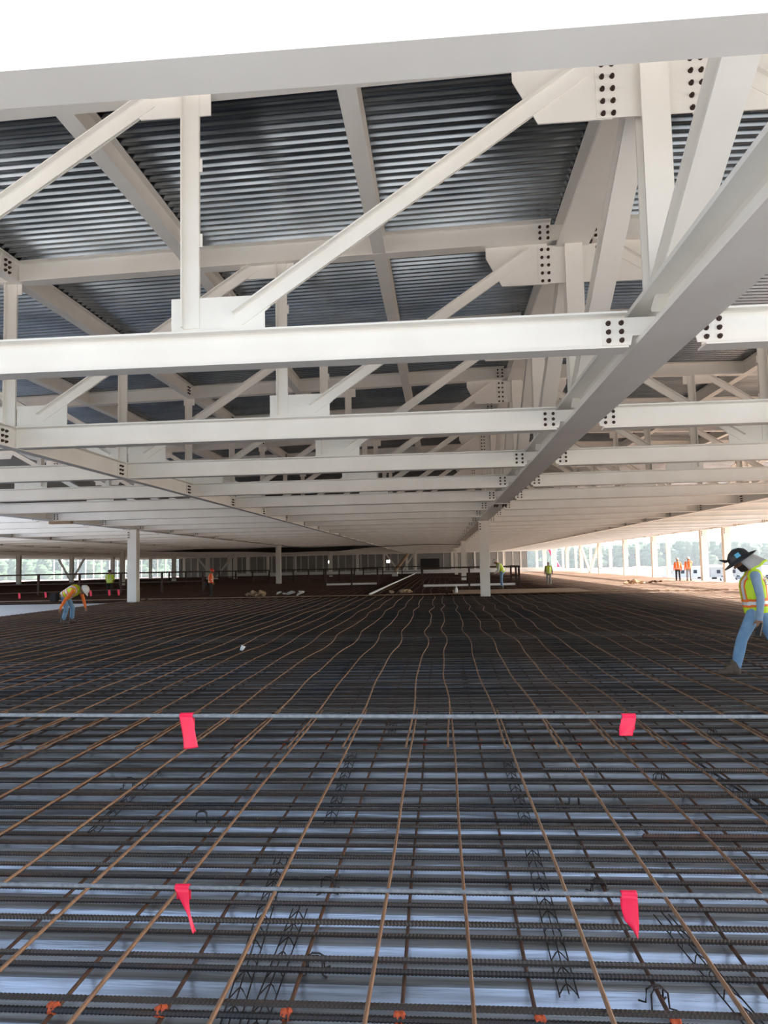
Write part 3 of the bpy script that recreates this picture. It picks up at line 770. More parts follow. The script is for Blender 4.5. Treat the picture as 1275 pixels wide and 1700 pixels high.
# debris on the plank line
def debris(x, y, z, n, sc, m, label, name='rubbish_heap'):
    bm = bmesh.new()
    for i in range(n):
        c = Vector((random.gauss(0, .35)*sc, random.gauss(0, .12)*sc, random.uniform(.02, .14)*sc)); q = Euler((random.uniform(-.5, .5), random.uniform(-.5, .5), random.uniform(0, 3)))
        vs_ = bmesh.ops.create_cube(bm, size=1)['verts']
        for v in vs_: v.co = q.to_matrix() @ Vector((v.co.x*random.uniform(.15, .4)*sc, v.co.y*random.uniform(.1, .3)*sc, v.co.z*random.uniform(.03, .12)*sc)) + c
    zm = min(v.co.z for v in bm.verts); o = linkmesh(name, bm, m, loc=(x, y, .222-zm)); tag(o, label, 'rubbish', None, 'stuff')
debris(-9.2, 36.1, .2, 10, 1., 'card', 'torn brown sacks heaped on the plank beside the red helmet worker')
debris(-7.5, 36.1, .2, 8, .9, 'white_cloth', 'pale crumpled sacks on the plank beside the red helmet worker')
debris(-1.9, 37.2, .2, 8, .9, 'card', 'torn brown sack on the plank left of the closest girder column')
debris(11.5, 44., .2, 10, 1.2, 'card', 'pale sacks lying near the open right edge')
debris(13.2, 46, .2, 5, .8, 'rust_bar', 'reddish scrap strips lying on the mesh at right')
def bottle(x, y, z, s_, label):
    bm = bmesh.new(); lathe(bm, [(0, 0), (.05, 0), (.055, .02), (.055, .17), (.03, .22), (.02, .235), (.02, .26)], n=14); bmesh.ops.scale(bm, verts=bm.verts, vec=(s_, s_, s_))
    b = linkmesh('bottle', bm, 'plastic_white', smooth=True, loc=(x, y, z)); tag(b, label, 'bottle')
    bm = bmesh.new(); cyl(bm, (0, 0, .255*s_), (0, 0, .29*s_), .024*s_, n=12); linkmesh('cap', bm, 'pale_slab', b)
bottle(.75, 36.9, .216, 1.2, 'white plastic jug standing on the plywood before the guardrail')
# foam cup lying in the mesh
bm = bmesh.new(); lathe(bm, [(0, 0), (.03, 0), (.042, .1), (.039, .1), (.028, .008), (0, .008)], n=14)
c = linkmesh('foam_cup', bm, 'plastic_white', smooth=True, loc=(-3.78, 13.4, ZUL+.01)); c.rotation_euler = (0, .5, .4); tag(c, 'small white foam cup left on the mesh at left of centre', 'cup')
for x, y in ((-.55, 2.45), ):
    pass
# dark sheet hung under the far chords
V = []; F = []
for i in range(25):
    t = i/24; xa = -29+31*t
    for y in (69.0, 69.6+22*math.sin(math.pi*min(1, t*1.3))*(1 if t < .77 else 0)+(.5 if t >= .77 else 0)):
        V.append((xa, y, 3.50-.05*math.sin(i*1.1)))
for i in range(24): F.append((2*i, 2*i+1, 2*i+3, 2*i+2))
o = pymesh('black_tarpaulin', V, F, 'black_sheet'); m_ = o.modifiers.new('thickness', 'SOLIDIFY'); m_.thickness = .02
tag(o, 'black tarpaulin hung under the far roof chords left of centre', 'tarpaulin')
# clamp lashed under the left chord end
bm = bmesh.new(); box(bm, -.5, .35, -.12, .12, -.10, 0); bmesh.ops.bevel(bm, geom=bm.edges[:], offset=.02)
o = linkmesh('timber_packing', bm, 'timber', loc=(-14.2, YK(5), 3.61)); tag(o, 'brown timber packing under a chord at the left edge', 'timber')
# work lights at the far wall
for x, z, w in ((-19.5, 2.3, 'left'), (-9.2, 2.2, 'right')):
    r = thing('work_light', 'glaring white work light on a stand before the far wall, %s of the pair' % w, 'work light', (x, 126, 0))
    bm = bmesh.new(); cyl(bm, (0, 0, -.03), (0, 0, z-.2), .05, n=8); linkmesh('stand', bm, 'rail_steel', r)
    bm = bmesh.new(); box(bm, -.3, .3, 0, .2, z-.25, z+.25); linkmesh('housing', bm, 'rail_steel', r)
    bm = bmesh.new(); box(bm, -.26, .26, -.03, -.001, z-.21, z+.21); linkmesh('lens', bm, 'lamp_glow', r)

# ------------------------------------------------------------------ people
def capsule(bm, p0, p1, r0, r1, flat=None, n=14):
    """closed tapered capsule; flat=(axis vector, scale) squashes the cross section"""
    p0, p1 = Vector(p0), Vector(p1); d = p1-p0
    if d.length < 1e-5: d = Vector((0, 0, 1e-4))
    dn = d.normalized(); a = dn.orthogonal().normalized(); b = dn.cross(a); rings = []
    for i in range(5):
        t = -math.pi/2+i*math.pi/8
        rings.append((p0+dn*r0*math.sin(t), r0*math.cos(t)))
    for i in range(5):
        t = i*math.pi/8
        rings.append((p1+dn*r1*math.sin(t), r1*math.cos(t)))
    vs_ = []
    for c, r in rings:
        if r < 1e-4: vs_.append([bm.verts.new(c)]); continue
        ring = []
        for k in range(n):
            o = (a*math.cos(2*math.pi*k/n)+b*math.sin(2*math.pi*k/n))*r
            if flat: fa = Vector(flat[0]); o = o+fa*(o.dot(fa))*(flat[1]-1)
            ring.append(bm.verts.new(c+o))
        vs_.append(ring)
    for A, B in zip(vs_, vs_[1:]):
        for k in range(n):
            q = list(dict.fromkeys([A[k % len(A)], A[(k+1) % len(A)], B[(k+1) % len(B)], B[k % len(B)]]))
            if len(q) > 2: bm.faces.new(q)
def fused(name, bm, vox, mats, pick, parent, smooth_it=4, tw=None):
    """voxel-fuse the overlapping pieces into one continuous skin; pick(centre, normal) -> material slot"""
    bmesh.ops.recalc_face_normals(bm, faces=bm.faces[:])
    me = bpy.data.meshes.new(name); bm.to_mesh(me); bm.free()
    tmp = bpy.data.objects.new(name, me); COL.objects.link(tmp)
    rm = tmp.modifiers.new('r', 'REMESH'); rm.mode = 'VOXEL'; rm.voxel_size = vox
    sm = tmp.modifiers.new('s', 'SMOOTH'); sm.iterations = smooth_it; sm.factor = .5
    dg = bpy.context.evaluated_depsgraph_get(); ev = tmp.evaluated_get(dg)
    m2 = bpy.data.meshes.new_from_object(ev); m2.name = name
    bpy.data.objects.remove(tmp); bpy.data.meshes.remove(me)
    for m in mats: m2.materials.append(MAT[m])
    for f in m2.polygons:
        f.use_smooth = True; f.material_index = pick(f.center, f.normal)
    o = bpy.data.objects.new(name, m2); COL.objects.link(o); o.parent = parent
    return o
def lerp(a, b, t): return Vector(a)*(1-t)+Vector(b)*t
def person(label, pos, face_deg, J, look, scale=1., vox=.012, hands=True):
    """J: joints in (forward, left, up) metres; look: clothes. face_deg: direction faced, 0=+X, 90=+Y"""
    root = thing('person', label, 'person', pos, math.radians(face_deg)); root.scale = (scale,)*3
    V3 = lambda k: Vector(J[k])
    pel, che, nec, hea = V3('pelvis'), V3('chest'), V3('neck'), V3('head')
    side = (V3('shL')-V3('shR')).normalized()
    bm = bmesh.new()
    capsule(bm, lerp(V3('hipL'), V3('hipR'), .15), lerp(V3('hipR'), V3('hipL'), .15), .115, .115)
    ax = (che-pel).normalized(); fr = side.cross(ax).normalized()      # fr points backward or forward
    mid = lerp(pel, che, .5)
    capsule(bm, pel, mid, .132, .14, (side, 1.22)); capsule(bm, mid, che, .14, .148, (side, 1.28))
    capsule(bm, V3('shL'), V3('shR'), .068, .068); capsule(bm, che, lerp(che, nec, .7), .13, .075, (side, 1.3))
    capsule(bm, lerp(che, nec, .6), lerp(nec, hea, .35), .06, .054)
    for s_ in 'LR':
        sh, el, wr = V3('sh'+s_), V3('el'+s_), V3('wr'+s_)
        capsule(bm, sh, el, .060, .046); capsule(bm, el, lerp(el, wr, .35), .047, .046); capsule(bm, lerp(el, wr, .3), wr, .045, .032)
        hp, kn, an, toe = V3('hip'+s_), V3('kn'+s_), V3('an'+s_), V3('toe'+s_)
        capsule(bm, hp, kn, .092, .066); capsule(bm, kn, lerp(kn, an, .4), .066, .068); capsule(bm, lerp(kn, an, .35), an, .068, .056)
    # head
    hd = (hea-nec).normalized(); hf = Vector(J.get('facing', (1, 0, 0))); hf = (hf-hd*hf.dot(hd)*.6).normalized(); hs = Vector((0, 0, 1)).cross(hf).normalized(); hu = hf.cross(hs)
    H = lambda f, l, u: hea+hf*f+hs*l+hu*u
    capsule(bm, H(-.015, 0, .03), H(.015, 0, .03), .092, .088, (hs, .84)); capsule(bm, H(.03, 0, -.03), H(.055, 0, -.085), .066, .036, (hs, .95))
    capsule(bm, H(.088, 0, .012), H(.112, 0, -.025), .010, .016); capsule(bm, H(.08, .03, .03), H(.08, -.03, .03), .013, .013)
    capsule(bm, H(.085, .02, -.055), H(.085, -.02, -.055), .010, .010)
    for l in (-1, 1): capsule(bm, H(-.01, .076*l, .015), H(-.012, .08*l, -.025), .016, .011)
    # hands: palm, four unequal bent fingers, thumb from the side of the palm
    for s_ in 'LR':
        sg = 1 if s_ == 'L' else -1
        wr = V3('wr'+s_); hdn = Vector(J.get('hand'+s_, (wr-V3('el'+s_)))).normalized()
        palm_n = Vector((0, -sg, 0)); palm_n = (palm_n-hdn*palm_n.dot(hdn)); palm_n = palm_n.normalized() if palm_n.length > .2 else Vector((1, 0, 0))
        ac = hdn.cross(palm_n).normalized()
        if ac.x < 0 and abs(ac.x) > .3: ac = -ac
        curl = J.get('curl'+s_, .6)
        for q in (-.026, -.009, .009, .026): capsule(bm, wr+hdn*.005+ac*q*.7, wr+hdn*.085+ac*q, .016, .013)
        for q, ln, r in ((-.03, .058, .0075), (-.01, .072, .0085), (.010, .078, .0088), (.03, .070, .0085)):
            b = wr+hdn*.085+ac*q; d1 = (hdn+palm_n*curl*.5).normalized(); d2 = (hdn*(1-curl)+palm_n*curl*1.3).normalized(); d3 = (palm_n*curl*1.2+hdn*(.5-curl)).normalized()
            p1 = b+d1*ln*.5; p2 = p1+d2*ln*.32; p3 = p2+d3*ln*.26
            capsule(bm, b, p1, r*1.1, r, n=8); capsule(bm, p1, p2, r, r*.95, n=8); capsule(bm, p2, p3, r*.95, r*.85, n=8)
        tb_ = wr+hdn*.028+ac*.028; td = (hdn*.6+ac*.75+palm_n*.45).normalized(); t1 = tb_+td*.045; t2 = t1+(hdn*.85+palm_n*.5+ac*.1).normalized()*.032
        capsule(bm, tb_, t1, .013, .0105, n=8); capsule(bm, t1, t2, .0105, .0085, n=8)
    segs = []
    for s_ in 'LR':
        segs += [(0, V3('sh'+s_), V3('el'+s_)), (0, V3('el'+s_), lerp(V3('el'+s_), V3('wr'+s_), 1.0)), (2, V3('wr'+s_)+(V3('wr'+s_)-V3('el'+s_)).normalized()*.04, V3('wr'+s_)+(V3('wr'+s_)-V3('el'+s_)).normalized()*.2),
                 (1, V3('hip'+s_), V3('kn'+s_)), (1, V3('kn'+s_), V3('an'+s_))]
    if look.get('short'):
        for s_ in 'LR': segs.append((2, lerp(V3('el'+s_), V3('wr'+s_), .05), V3('wr'+s_)))
    segs += [(0, lerp(pel, che, .25), lerp(che, nec, .75)), (1, pel, lerp(pel, V3('hipL'), .9)), (1, pel, lerp(pel, V3('hipR'), .9)), (2, lerp(nec, hea, .1), hea+hd*.1), (2, hea, hea+hf*.1)]
    def near(c):
        best = None
        for m, a, b in segs:
            ab = b-a; t = max(0, min(1, (c-a).dot(ab)/max(ab.length_squared, 1e-9))); dd = (a+ab*t-c).length
            if m == 0 and best and False: pass
            if best is None or dd < best[0]: best = (dd, m)
        return best[1]
    def pick(c, nrm):
        m = near(c)
        if m == 2 and look.get('beard') and (c-hea).dot(hu) < -.035 and (c-hea).dot(hf) > .0 and (c-hea).length < .17: return 3
        return m
    body = fused('body', bm, vox if not hands else min(vox, .0085), [look['top'], look['legs'], 'skin', 'beard'], pick, root, 3)
    # eyes
    bm = bmesh.new()
    for l in (-.03, .03): bmesh.ops.create_uvsphere(bm, u_segments=8, v_segments=6, radius=.0085, matrix=Matrix.Translation(H(.083, l, .018)))
    linkmesh('eyes', bm, 'black_plastic', root, smooth=True)
    # boots
    for s_ in 'LR':
        an, toe = V3('an'+s_), V3('toe'+s_); d = (toe-an); h_ = d.copy(); h_.z = 0
        bm = bmesh.new(); sh_ = (an-V3('kn'+s_)).normalized(); heel = an+sh_*.045-(toe-an).normalized()*.03
        capsule(bm, an+Vector((0, 0, .07)), an, .064, .062); capsule(bm, heel+Vector((0, 0, .012)), lerp(heel, toe, .55)+Vector((0, 0, .012)), .046, .044); capsule(bm, lerp(heel, toe, .4)+Vector((0, 0, .01)), toe, .046, .036, (Vector((0, 1, 0)), 1.15)); capsule(bm, an, lerp(an, toe, .45)+Vector((0, 0, .02)), .055, .045)
        fused('boot', bm, .012, ['boot'], lambda c, n_: 0, root, 3)
    # vest following the torso
    if 'vest' in look:
        bm = bmesh.new(); g = .022
        lo = lerp(pel, che, -.12 if look.get('long') else .02)
        capsule(bm, lo, lerp(pel, che, .5), .138+g, .146+g, (side, 1.22)); capsule(bm, lerp(pel, che, .45), che, .146+g, .152+g, (side, 1.28))
        capsule(bm, V3('shL')-side*.045, V3('shR')+side*.045, .07+g, .07+g); capsule(bm, che, lerp(che, nec, .62), .135+g, .08+g, (side, 1.32))
        L_ = (che-pel).length; base = look['vest']; sl = look.get('stripe', 'silver'); bo = look.get('border', base)
        c0 = pel
        def vpick(c, nrm):
            u = (c-c0).dot(ax)/L_; s_ = abs((c-c0).dot(side)); e = .03/L_
            for u0, u1 in look.get('bands', ((.06, .2),)):
                if u0 < u < u1: return 1
                if u0-e < u < u1+e: return 2
            fb = abs(nrm.dot(fr))
            if .085 < s_ < .135 and u > .2: return 1
            if .06 < s_ < .16 and u > .2: return 2
            return 0
        v = fused('vest', bm, vox if vox < .011 else .014, [base, sl, bo], vpick, root, 2)
        # cut the hem flat and open it: trim the rounded bottom cap
        me = v.data; b2 = bmesh.new(); b2.from_mesh(me)
        bmesh.ops.bisect_plane(b2, geom=b2.verts[:]+b2.edges[:]+b2.faces[:], plane_co=lo-ax*.05, plane_no=-ax, clear_outer=True)
        b2.to_mesh(me); b2.free()
        so = v.modifiers.new('cloth', 'SOLIDIFY'); so.thickness = .008
    # head wear
    hm = look.get('hat')
    hr = Matrix((hf, hs, hu)).transposed().to_4x4(); hr.translation = H(0, 0, .035)
    if hm:
        bm = bmesh.new()
        if look.get('wide'):
            lathe(bm, [(.205, -.022), (.212, -.014), (.20, -.006), (.128, .014), (.124, .05), (.112, .085), (.085, .113), (.045, .128), (0, .132), ], n=28, sx=1.08, sy=.92)
        else:
            lathe(bm, [(.135, -.004), (.138, .004), (.124, .012), (.122, .05), (.110, .085), (.083, .112), (.045, .128), (0, .132)], n=24, sx=1.1, sy=.92)
            pts = [(math.cos(t)*.13+.03, math.sin(t)*.10, 0) for t in [-1.1+2.2*i/10 for i in range(11)]]
            top = [bm.verts.new((x+.05*math.cos(i/10*math.pi-math.pi/2), y, .006)) for i, (x, y, z) in enumerate(pts)]; c_ = [bm.verts.new((x-.03, y*.9, .014)) for x, y, z in pts]
            for i in range(10): bm.faces.new((top[i], top[i+1], c_[i+1], c_[i]))
        for sgn in (0,):
            tube(bm, [(-.12, 0, .06), (-.07, 0, .118), (0, 0, .14), (.07, 0, .118), (.12, 0, .06)], .012, 6)
        bm.transform(hr); hat = linkmesh('hard_hat', bm, hm, root, smooth=True)
        so = hat.modifiers.new('shell', 'SOLIDIFY'); so.thickness = .004
        if look.get('sticker'):
            bm = bmesh.new(); box(bm, -.03, .03, .112, .118, .035, .09); bm.transform(hr); linkmesh('sticker', bm, 'sticker_blue', hat)
            bm = bmesh.new(); tube(bm, [(.11, .03, .055), (.16, .035, .075), (.205, .04, .13)], [.012, .02, .006], 8); tube(bm, [(.11, -.03, .055), (.15, 0, .062), (.11, .03, .055)], .012, 6); bm.transform(hr); linkmesh('raised_visor', bm, 'black_plastic', hat)
    if look.get('shade'):
        bm = bmesh.new(); n = 20; rows = 9; vv = []
        for i in range(rows):
            t = i/(rows-1); row = []
            for j in range(n+1):
                a = math.pi*(.42+1.16*j/n); rx = .145+.05*t; ry = .125+.05*t
                p = Vector((rx*math.cos(a)*1.0-.06*t, ry*math.sin(a), .012-.20*t+.006*math.sin(j*1.3)*t)); row.append(bm.verts.new(hr @ p))
            vv.append(row)
        for A, B in zip(vv, vv[1:]):
            for j in range(n): bm.faces.new((A[j], A[j+1], B[j+1], B[j]))
        bm.faces.ensure_lookup_table()
        for idx, f in enumerate(bm.faces): f.material_index = 1 if idx >= (rows-2)*n else 0
        ns = linkmesh('neck_shade', bm, ['shade_grey', 'lime'], root, smooth=True); so = ns.modifiers.new('cloth', 'SOLIDIFY'); so.thickness = .005
    return root, H
BASE = dict(pelvis=(0, 0, .95), chest=(.0, 0, 1.27), neck=(.0, 0, 1.47), head=(.02, 0, 1.62), shL=(0, .19, 1.40), shR=(0, -.19, 1.40),
            elL=(-.03, .25, 1.12), elR=(-.03, -.25, 1.12), wrL=(.03, .26, .87), wrR=(.03, -.26, .87), hipL=(0, .1, .92), hipR=(0, -.1, .92),
            knL=(.03, .11, .50), knR=(.03, -.11, .50), anL=(0, .12, .09), anR=(0, -.12, .09), toeL=(.17, .14, .045), toeR=(.17, -.14, .045))
def pose(**k): d = dict(BASE); d.update(k); return d
ZF = ZUL+.012
# walker at the right edge
pw_ = pose(pelvis=(0, 0, .87), chest=(.02, 0, 1.13), neck=(.04, 0, 1.315), head=(.145, 0, 1.435), facing=(1, 0, -.42), shL=(.02, .19, 1.255), shR=(.02, -.19, 1.255), elL=(-.02, .25, .99), wrL=(.0, .24, .725), handL=(.12, 0, -1), curlL=.75,
           elR=(-.04, -.25, .99), wrR=(-.03, -.24, .73), hipL=(.02, .095, .84), hipR=(-.02, -.095, .84), knL=(.20, .10, .46), anL=(.29, .10, .085), toeL=(.475, .115, .045), knR=(-.17, -.10, .47), anR=(-.47, -.10, .26), toeR=(-.38, -.11, .09))
wk, Hd = person('person in wide black hard hat, lime vest and jeans walking at the right edge', (4.13, 9.9, ZF+.006), 164, pw_,
            dict(top='shirt_blue', legs='jeans', vest='lime', border='hi_orange', bands=((.10, .26),), hat='hat_black', wide=True, sticker=True, shade=True, beard=True, long=True), 1.04, .010)
bm = bmesh.new(); box(bm, -.012, .012, -.035, .035, -.14, .03); bmesh.ops.bevel(bm, geom=bm.edges[:], offset=.006)
ph = linkmesh('phone', bm, 'black_plastic', loc=(4.055, 9.655, .87)); ph.rotation_euler = (0, .35, .5)
tag(ph, 'black phone held low by the person walking at the right edge', 'phone')
# vest lettering, wrapped on the back of the vest
cu = bpy.data.curves.new('vest_letters', 'FONT'); cu.body = 'ES'; cu.size = .11; cu.extrude = .0; cu.align_x = 'CENTER'
tmp = bpy.data.objects.new('vest_letters', cu); COL.objects.link(tmp); tmp.data.offset = .004
lm = bpy.data.meshes.new_from_object(tmp.evaluated_get(bpy.context.evaluated_depsgraph_get())); bpy.data.objects.remove(tmp)
lb_ = bmesh.new(); lb_.from_mesh(lm); bmesh.ops.triangulate(lb_, faces=lb_.faces[:])
for _ in range(2): bmesh.ops.subdivide_edges(lb_, edges=lb_.edges[:], cuts=1)
lb_.to_mesh(lm); lb_.free(); lm.materials.clear(); lm.materials.append(MAT['black_plastic'])
vest_w = [c for c in wk.children if c.name.startswith('vest')][0]
lt = bpy.data.objects.new('vest_letters', lm); COL.objects.link(lt); lt.parent = vest_w
nx = Vector((-.72, .69, 0)); rx_ = Vector((-.69, -.72, 0))     # reads left to right from the camera side
lt.matrix_local = Matrix.Translation(Vector((-.16, .15, 1.15))) @ Matrix((rx_, Vector((0, 0, 1)), nx)).transposed().to_4x4()
sw = lt.modifiers.new('wrap', 'SHRINKWRAP'); sw.target = vest_w; sw.wrap_method = 'NEAREST_SURFACEPOINT'; sw.wrap_mode = 'OUTSIDE_SURFACE'; sw.offset = .006
# bending worker at the left
pb = pose(pelvis=(-.12, 0, .82), chest=(.18, 0, .99), neck=(.34, 0, 1.02), head=(.46, 0, .98), facing=(.75, 0, -.65), shL=(.27, .19, .99), shR=(.24, -.19, .97), elR=(.04, -.27, .72), wrR=(-.10, -.28, .47), handR=(-.2, 0, -1),
          elL=(.33, .25, .72), wrL=(.42, .2, .47), hipL=(-.1, .1, .80), hipR=(-.1, -.1, .80), knL=(.07, .12, .45), knR=(.0, -.11, .45), anL=(.03, .13, .09), anR=(-.10, -.12, .09), toeL=(.2, .15, .045), toeR=(.07, -.14, .045))
person('person in orange sleeves, lime vest and white hard hat bending over the mesh at left', (-11.0, 20.6, ZF-.008), 0, pb, dict(top='hi_orange', legs='jeans', vest='lime', border='hi_orange', bands=((.0, .14), (.5, .62)), hat='hat_white'), 1.0, .014)
# lime vest, seen from behind
person('person in lime vest and dark hard hat standing by the long left guardrail', (-21.3, 45., .0), 95, pose(elL=(.08, .27, 1.14), elR=(.08, -.27, 1.14), wrL=(.16, .2, .96), wrR=(.16, -.2, .96)), dict(top='lime', legs='dark_cloth', vest='lime', bands=((.1, .22), (.55, .62)), hat='hat_black', short=True), .98, .018, False)
# red helmet
person('person in orange shirt and red hard hat standing on the plank line', (-13.2, 40.6, .0), 10, pose(head=(.05, 0, 1.60), facing=(1, 0, -.3), wrL=(.12, .24, .92), wrR=(.12, -.24, .92)), dict(top='red_orange', legs='dark_cloth', vest='hi_orange', bands=((.1, .24), (.5, .6)), hat='hat_red'), .95, .018, False)
# white sleeves, bending
pd = pose(pelvis=(-.05, 0, .93), chest=(.10, 0, 1.22), neck=(.21, 0, 1.38), head=(.32, 0, 1.47), facing=(.8, 0, -.6), shL=(.15, .19, 1.31), shR=(.15, -.19, 1.31), elL=(.18, .23, 1.03), elR=(.18, -.23, 1.03), wrL=(.38, .15, .85), wrR=(.38, -.15, .85))
person('person in white sleeves, lime vest and white hard hat stooping beside the closest girder column', (3.35, 40.5, .222), 180, pd, dict(top='white_cloth', legs='jeans', vest='lime', bands=((.1, .25),), hat='hat_white'), 1.03, .018, False)
# walking in lime vest
pe = pose(knL=(.14, .1, .51), anL=(.12, .1, .1), toeL=(.29, .12, .06), knR=(.02, -.1, .5), anR=(-.16, -.1, .11), toeR=(.0, -.12, .05))
person('person in lime vest walking towards the camera near the open right edge', (7.3, 50., .0), 262, pe, dict(top='dark_cloth', legs='grey_cloth', vest='lime', bands=((.1, .24),), hat=None), .95, .018, False)
# orange pair
person('person in orange vest standing at the open right edge, left of the pair', (16.7, 52.6, .05), 80, pose(), dict(top='hi_orange', legs='dark_cloth', vest='hi_orange', bands=((.1, .2),), hat='hat_white'), .96, .018, False)
person('person in orange vest raising an arm at the open right edge, right of the pair', (17.32, 52.2, .05), 75, pose(elR=(.2, -.26, 1.38), wrR=(.3, -.10, 1.55)), dict(top='hi_orange', legs='grey_cloth', vest='hi_orange', bands=((.1, .2),), hat='hat_white'), .98, .018, False)
# tool bags
for (x, y, z, w) in ((-11.30, 20.36, .98, 'at the hip of the bending worker'), (-13.44, 40.6, .80, 'at the back of the person in the red hard hat')):
    bm = bmesh.new(); bmesh.ops.create_cube(bm, size=1); bmesh.ops.scale(bm, verts=bm.verts, vec=(.16, .24, .24)); bmesh.ops.bevel(bm, geom=bm.edges[:], offset=.03, segments=2)
    o = linkmesh('tool_pouch', bm, 'dark_cloth', loc=(x, y, z)); tag(o, 'black tool pouch hanging '+w, 'tool pouch')

# ------------------------------------------------------------------ outside
GZ = -4.5
bm = bmesh.new(); box(bm, 45, 420, 120, 250, GZ, GZ+.03); tag(linkmesh('ground_lot', bm, 'asphalt'), 'paved car park beyond the open right edge', None, None, 'structure')
# banks of soil
for i, (x, y, l, h) in enumerate(((210, 330, 160, 3.0), (120, 380, 120, 2.5), (300, 300, 140, 3.5))):
    bm = bmesh.new(); n = 24; vv = []
    for a in range(n+1):
        t = a/n; hh = h*math.sin(math.pi*t)**.5*(1+.2*math.sin(a*1.7)); row = [bm.verts.new((x-l/2+l*t, y+dy, GZ-.2+hz*hh)) for dy, hz in ((-12, 0), (-4, .8), (0, 1), (5, .8), (14, 0))]; vv.append(row)
    for A, B in zip(vv, vv[1:]):
        for j in range(4): bm.faces.new((A[j], A[j+1], B[j+1], B[j]))
    tag(linkmesh('ground_bank', bm, 'soil', smooth=True), '%s bank of red soil beyond the car park' % ('left', 'middle', 'right')[(1, 0, 2)[i]], None, None, 'structure')
# trees
def treeline():
    V, F = [], []; rnd = random.Random(3)
    for i in range(900):
        a = math.radians(-42+i*.11+rnd.uniform(-.1, .1)); d = rnd.uniform(570, 700); c = Vector((d*math.sin(a), d*math.cos(a), GZ)); h = rnd.uniform(16, 20)+1.8*math.sin(i*.05); r = rnd.uniform(4, 7)
        for j in range(3):
            base = len(V); off = Vector((rnd.uniform(-3, 3), rnd.uniform(-3, 3), 0)); cz = c.z+h*(.2+.27*j); rr = r*(1.0-.18*j); n = 7; cc = c+off
            V.append((cc.x, cc.y, cz-h*.25))
            for q in range(3):
                for k in range(n):
                    t = 2*math.pi*k/n+q*.4; ra = rr*(.8, 1., .75)[q]*rnd.uniform(.8, 1.15); V.append((cc.x+ra*math.cos(t), cc.y+ra*math.sin(t), cz+h*(-.15, .02, .15)[q]+rnd.uniform(-.5, .5)))
            V.append((cc.x, cc.y, cz+h*.22))
            for k in range(n):
                F.append((base, base+1+(k+1) % n, base+1+k))
                for q in range(2): F.append((base+1+q*n+k, base+1+q*n+(k+1) % n, base+1+(q+1)*n+(k+1) % n, base+1+(q+1)*n+k))
                F.append((base+1+2*n+k, base+1+2*n+(k+1) % n, base+1+3*n))
    o = pymesh('treeline', V, F, 'leaf'); tag(o, 'hazy belt of trees along the horizon', 'trees', None, 'stuff')
treeline()
hz = bpy.data.materials.new('haze'); hz.use_nodes = True; hn = hz.node_tree.nodes; hn.clear()
ho = hn.new('ShaderNodeOutputMaterial'); hv = hn.new('ShaderNodeVolumeScatter'); hv.inputs['Density'].default_value = .0021; hv.inputs['Color'].default_value = (.80, .90, 1, 1); hv.inputs['Anisotropy'].default_value = .2
hz.node_tree.links.new(hv.outputs['Volume'], ho.inputs['Volume']); MAT['haze'] = hz
bm = bmesh.new(); box(bm, -380, 380, 290, 415, -4.45, 17); tag(linkmesh('haze', bm, 'haze'), 'thin summer haze before the trees', None, None, 'stuff')
# cars
def car(m):
    r = thing('car', 'x', 'car', (0, 0, GZ+.03))
    bm = bmesh.new(); prof = [(-2.2, .35), (-2.2, .85), (-1.9, .95), (-1.2, 1.0), (-.75, 1.45), (.75, 1.48), (1.35, 1.0), (2.1, .85), (2.25, .6), (2.2, .35)]
    poly_plate(bm, prof, -.88, .88); bmesh.ops.bevel(bm, geom=[e for e in bm.edges if abs(e.verts[0].co.y-e.verts[1].co.y) < .01], offset=.08); linkmesh('body', bm, m, r)
    bm = bmesh.new(); poly_plate(bm, [(-1.1, 1.02), (-.72, 1.40), (.72, 1.42), (1.2, 1.02)], -.895, .895); linkmesh('windows', bm, 'glass_dark', r)
    for x in (-1.4, 1.4):
        for y in (-.82, .82):
            bm = bmesh.new(); cyl(bm, (x, y-.1, .33), (x, y+.1, .33), .33, n=14); linkmesh('wheel', bm, 'tyre', r)
    return r
cm = ['car_white', 'car_grey', 'car_red', 'car_blue']; cw = ['white', 'grey', 'dark red', 'dark blue']
cp = [car(m) for m in cm]; usedc = set(); rnd = random.Random(5)
for row, (yc, xa, xb) in enumerate(((135, 58, 88), (150, 58, 98), (172, 66, 116), (195, 74, 130))):
    x = xa
    while x < xb:
        i = rnd.choice((0, 0, 1, 1, 3, 2)); o = cp[i] if i not in usedc else copy_tree(cp[i]); usedc.add(i)
        o.location = (x, yc+rnd.uniform(-.3, .3), GZ+.03); o.rotation_euler = (0, 0, math.pi/2); o['label'] = '%s car parked in the %s row of the lot beyond the right edge' % (cw[i], ORD(row+1)); o['group'] = 'parked %s cars, %s row' % (cw[i], ORD(row+1))
        x += rnd.uniform(2.7, 5.5)
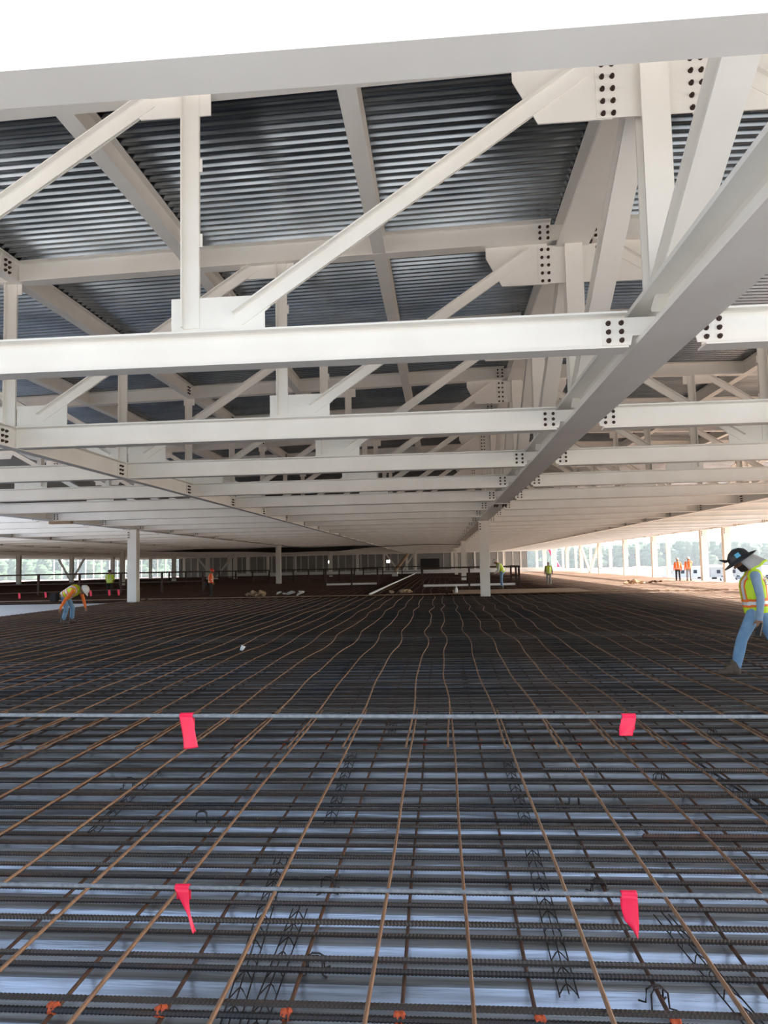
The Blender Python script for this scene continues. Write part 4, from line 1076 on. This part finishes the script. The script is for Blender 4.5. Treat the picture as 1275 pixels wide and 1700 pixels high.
for i in range(4):
    if i not in usedc:
        for c in list(cp[i].children): bpy.data.objects.remove(c)
        bpy.data.objects.remove(cp[i])
def cabin(x, y, l, m, label):
    r = thing('site_cabin', label, 'site cabin', (x, y, GZ), 0)
    bm = bmesh.new(); box(bm, -l/2, l/2, -1.5, 1.5, .5, 3.3); linkmesh('body', bm, m, r)
    bm = bmesh.new(); box(bm, -l/2-.1, l/2+.1, -1.6, 1.6, 3.3, 3.45); linkmesh('roof', bm, 'grey_paint', r)
    for k in range(3):
        bm = bmesh.new(); box(bm, -l*.35+k*l*.3-.5, -l*.35+k*l*.3+.5, -1.53, -1.5, 1.6, 2.6); linkmesh('window', bm, 'glass_dark', r)
    for k in (-1, 1):
        bm = bmesh.new(); box(bm, k*l*.4-.3, k*l*.4+.3, -1.2, 1.2, 0, .5); linkmesh('skid', bm, 'rail_steel', r)
cabin(84, 215, 14, 'grey_paint', 'grey site cabin behind the parked cars, leftmost'); cabin(72, 222, 12, 'car_white', 'white site cabin left behind the grey one')
cabin(102, 214, 12, 'car_white', 'white site cabin right of the grey cabin'); cabin(116, 216, 12, 'plastic_white', 'pale site cabin at the right end of the row')
# boom lift beyond the far right columns
r = thing('boom_lift', 'pink boom lift with raised arm beyond the far right columns', 'boom lift', (26.5, 160, GZ))
bm = bmesh.new(); box(bm, -1.6, 1.6, -1.2, 1.2, .6, 1.9); linkmesh('chassis', bm, 'boom_pink', r)
for x in (-1.2, 1.2):
    for y in (-1.2, 1.2):
        bm = bmesh.new(); cyl(bm, (x, y-.2, .5), (x, y+.2, .5), .5, n=14); linkmesh('wheel', bm, 'tyre', r)
bm = bmesh.new(); cyl(bm, (.6, 0, 1.9), (-3.4, 0, 9.8), .34, .26, n=8); linkmesh('boom', bm, 'boom_pink', r)
bm = bmesh.new(); box(bm, -4.4, -3., -.6, .6, 9.6, 9.7); box(bm, -4.4, -3., -.6, -.56, 9.7, 10.7); box(bm, -4.4, -3., .56, .6, 9.7, 10.7); linkmesh('basket', bm, 'rail_steel', r)
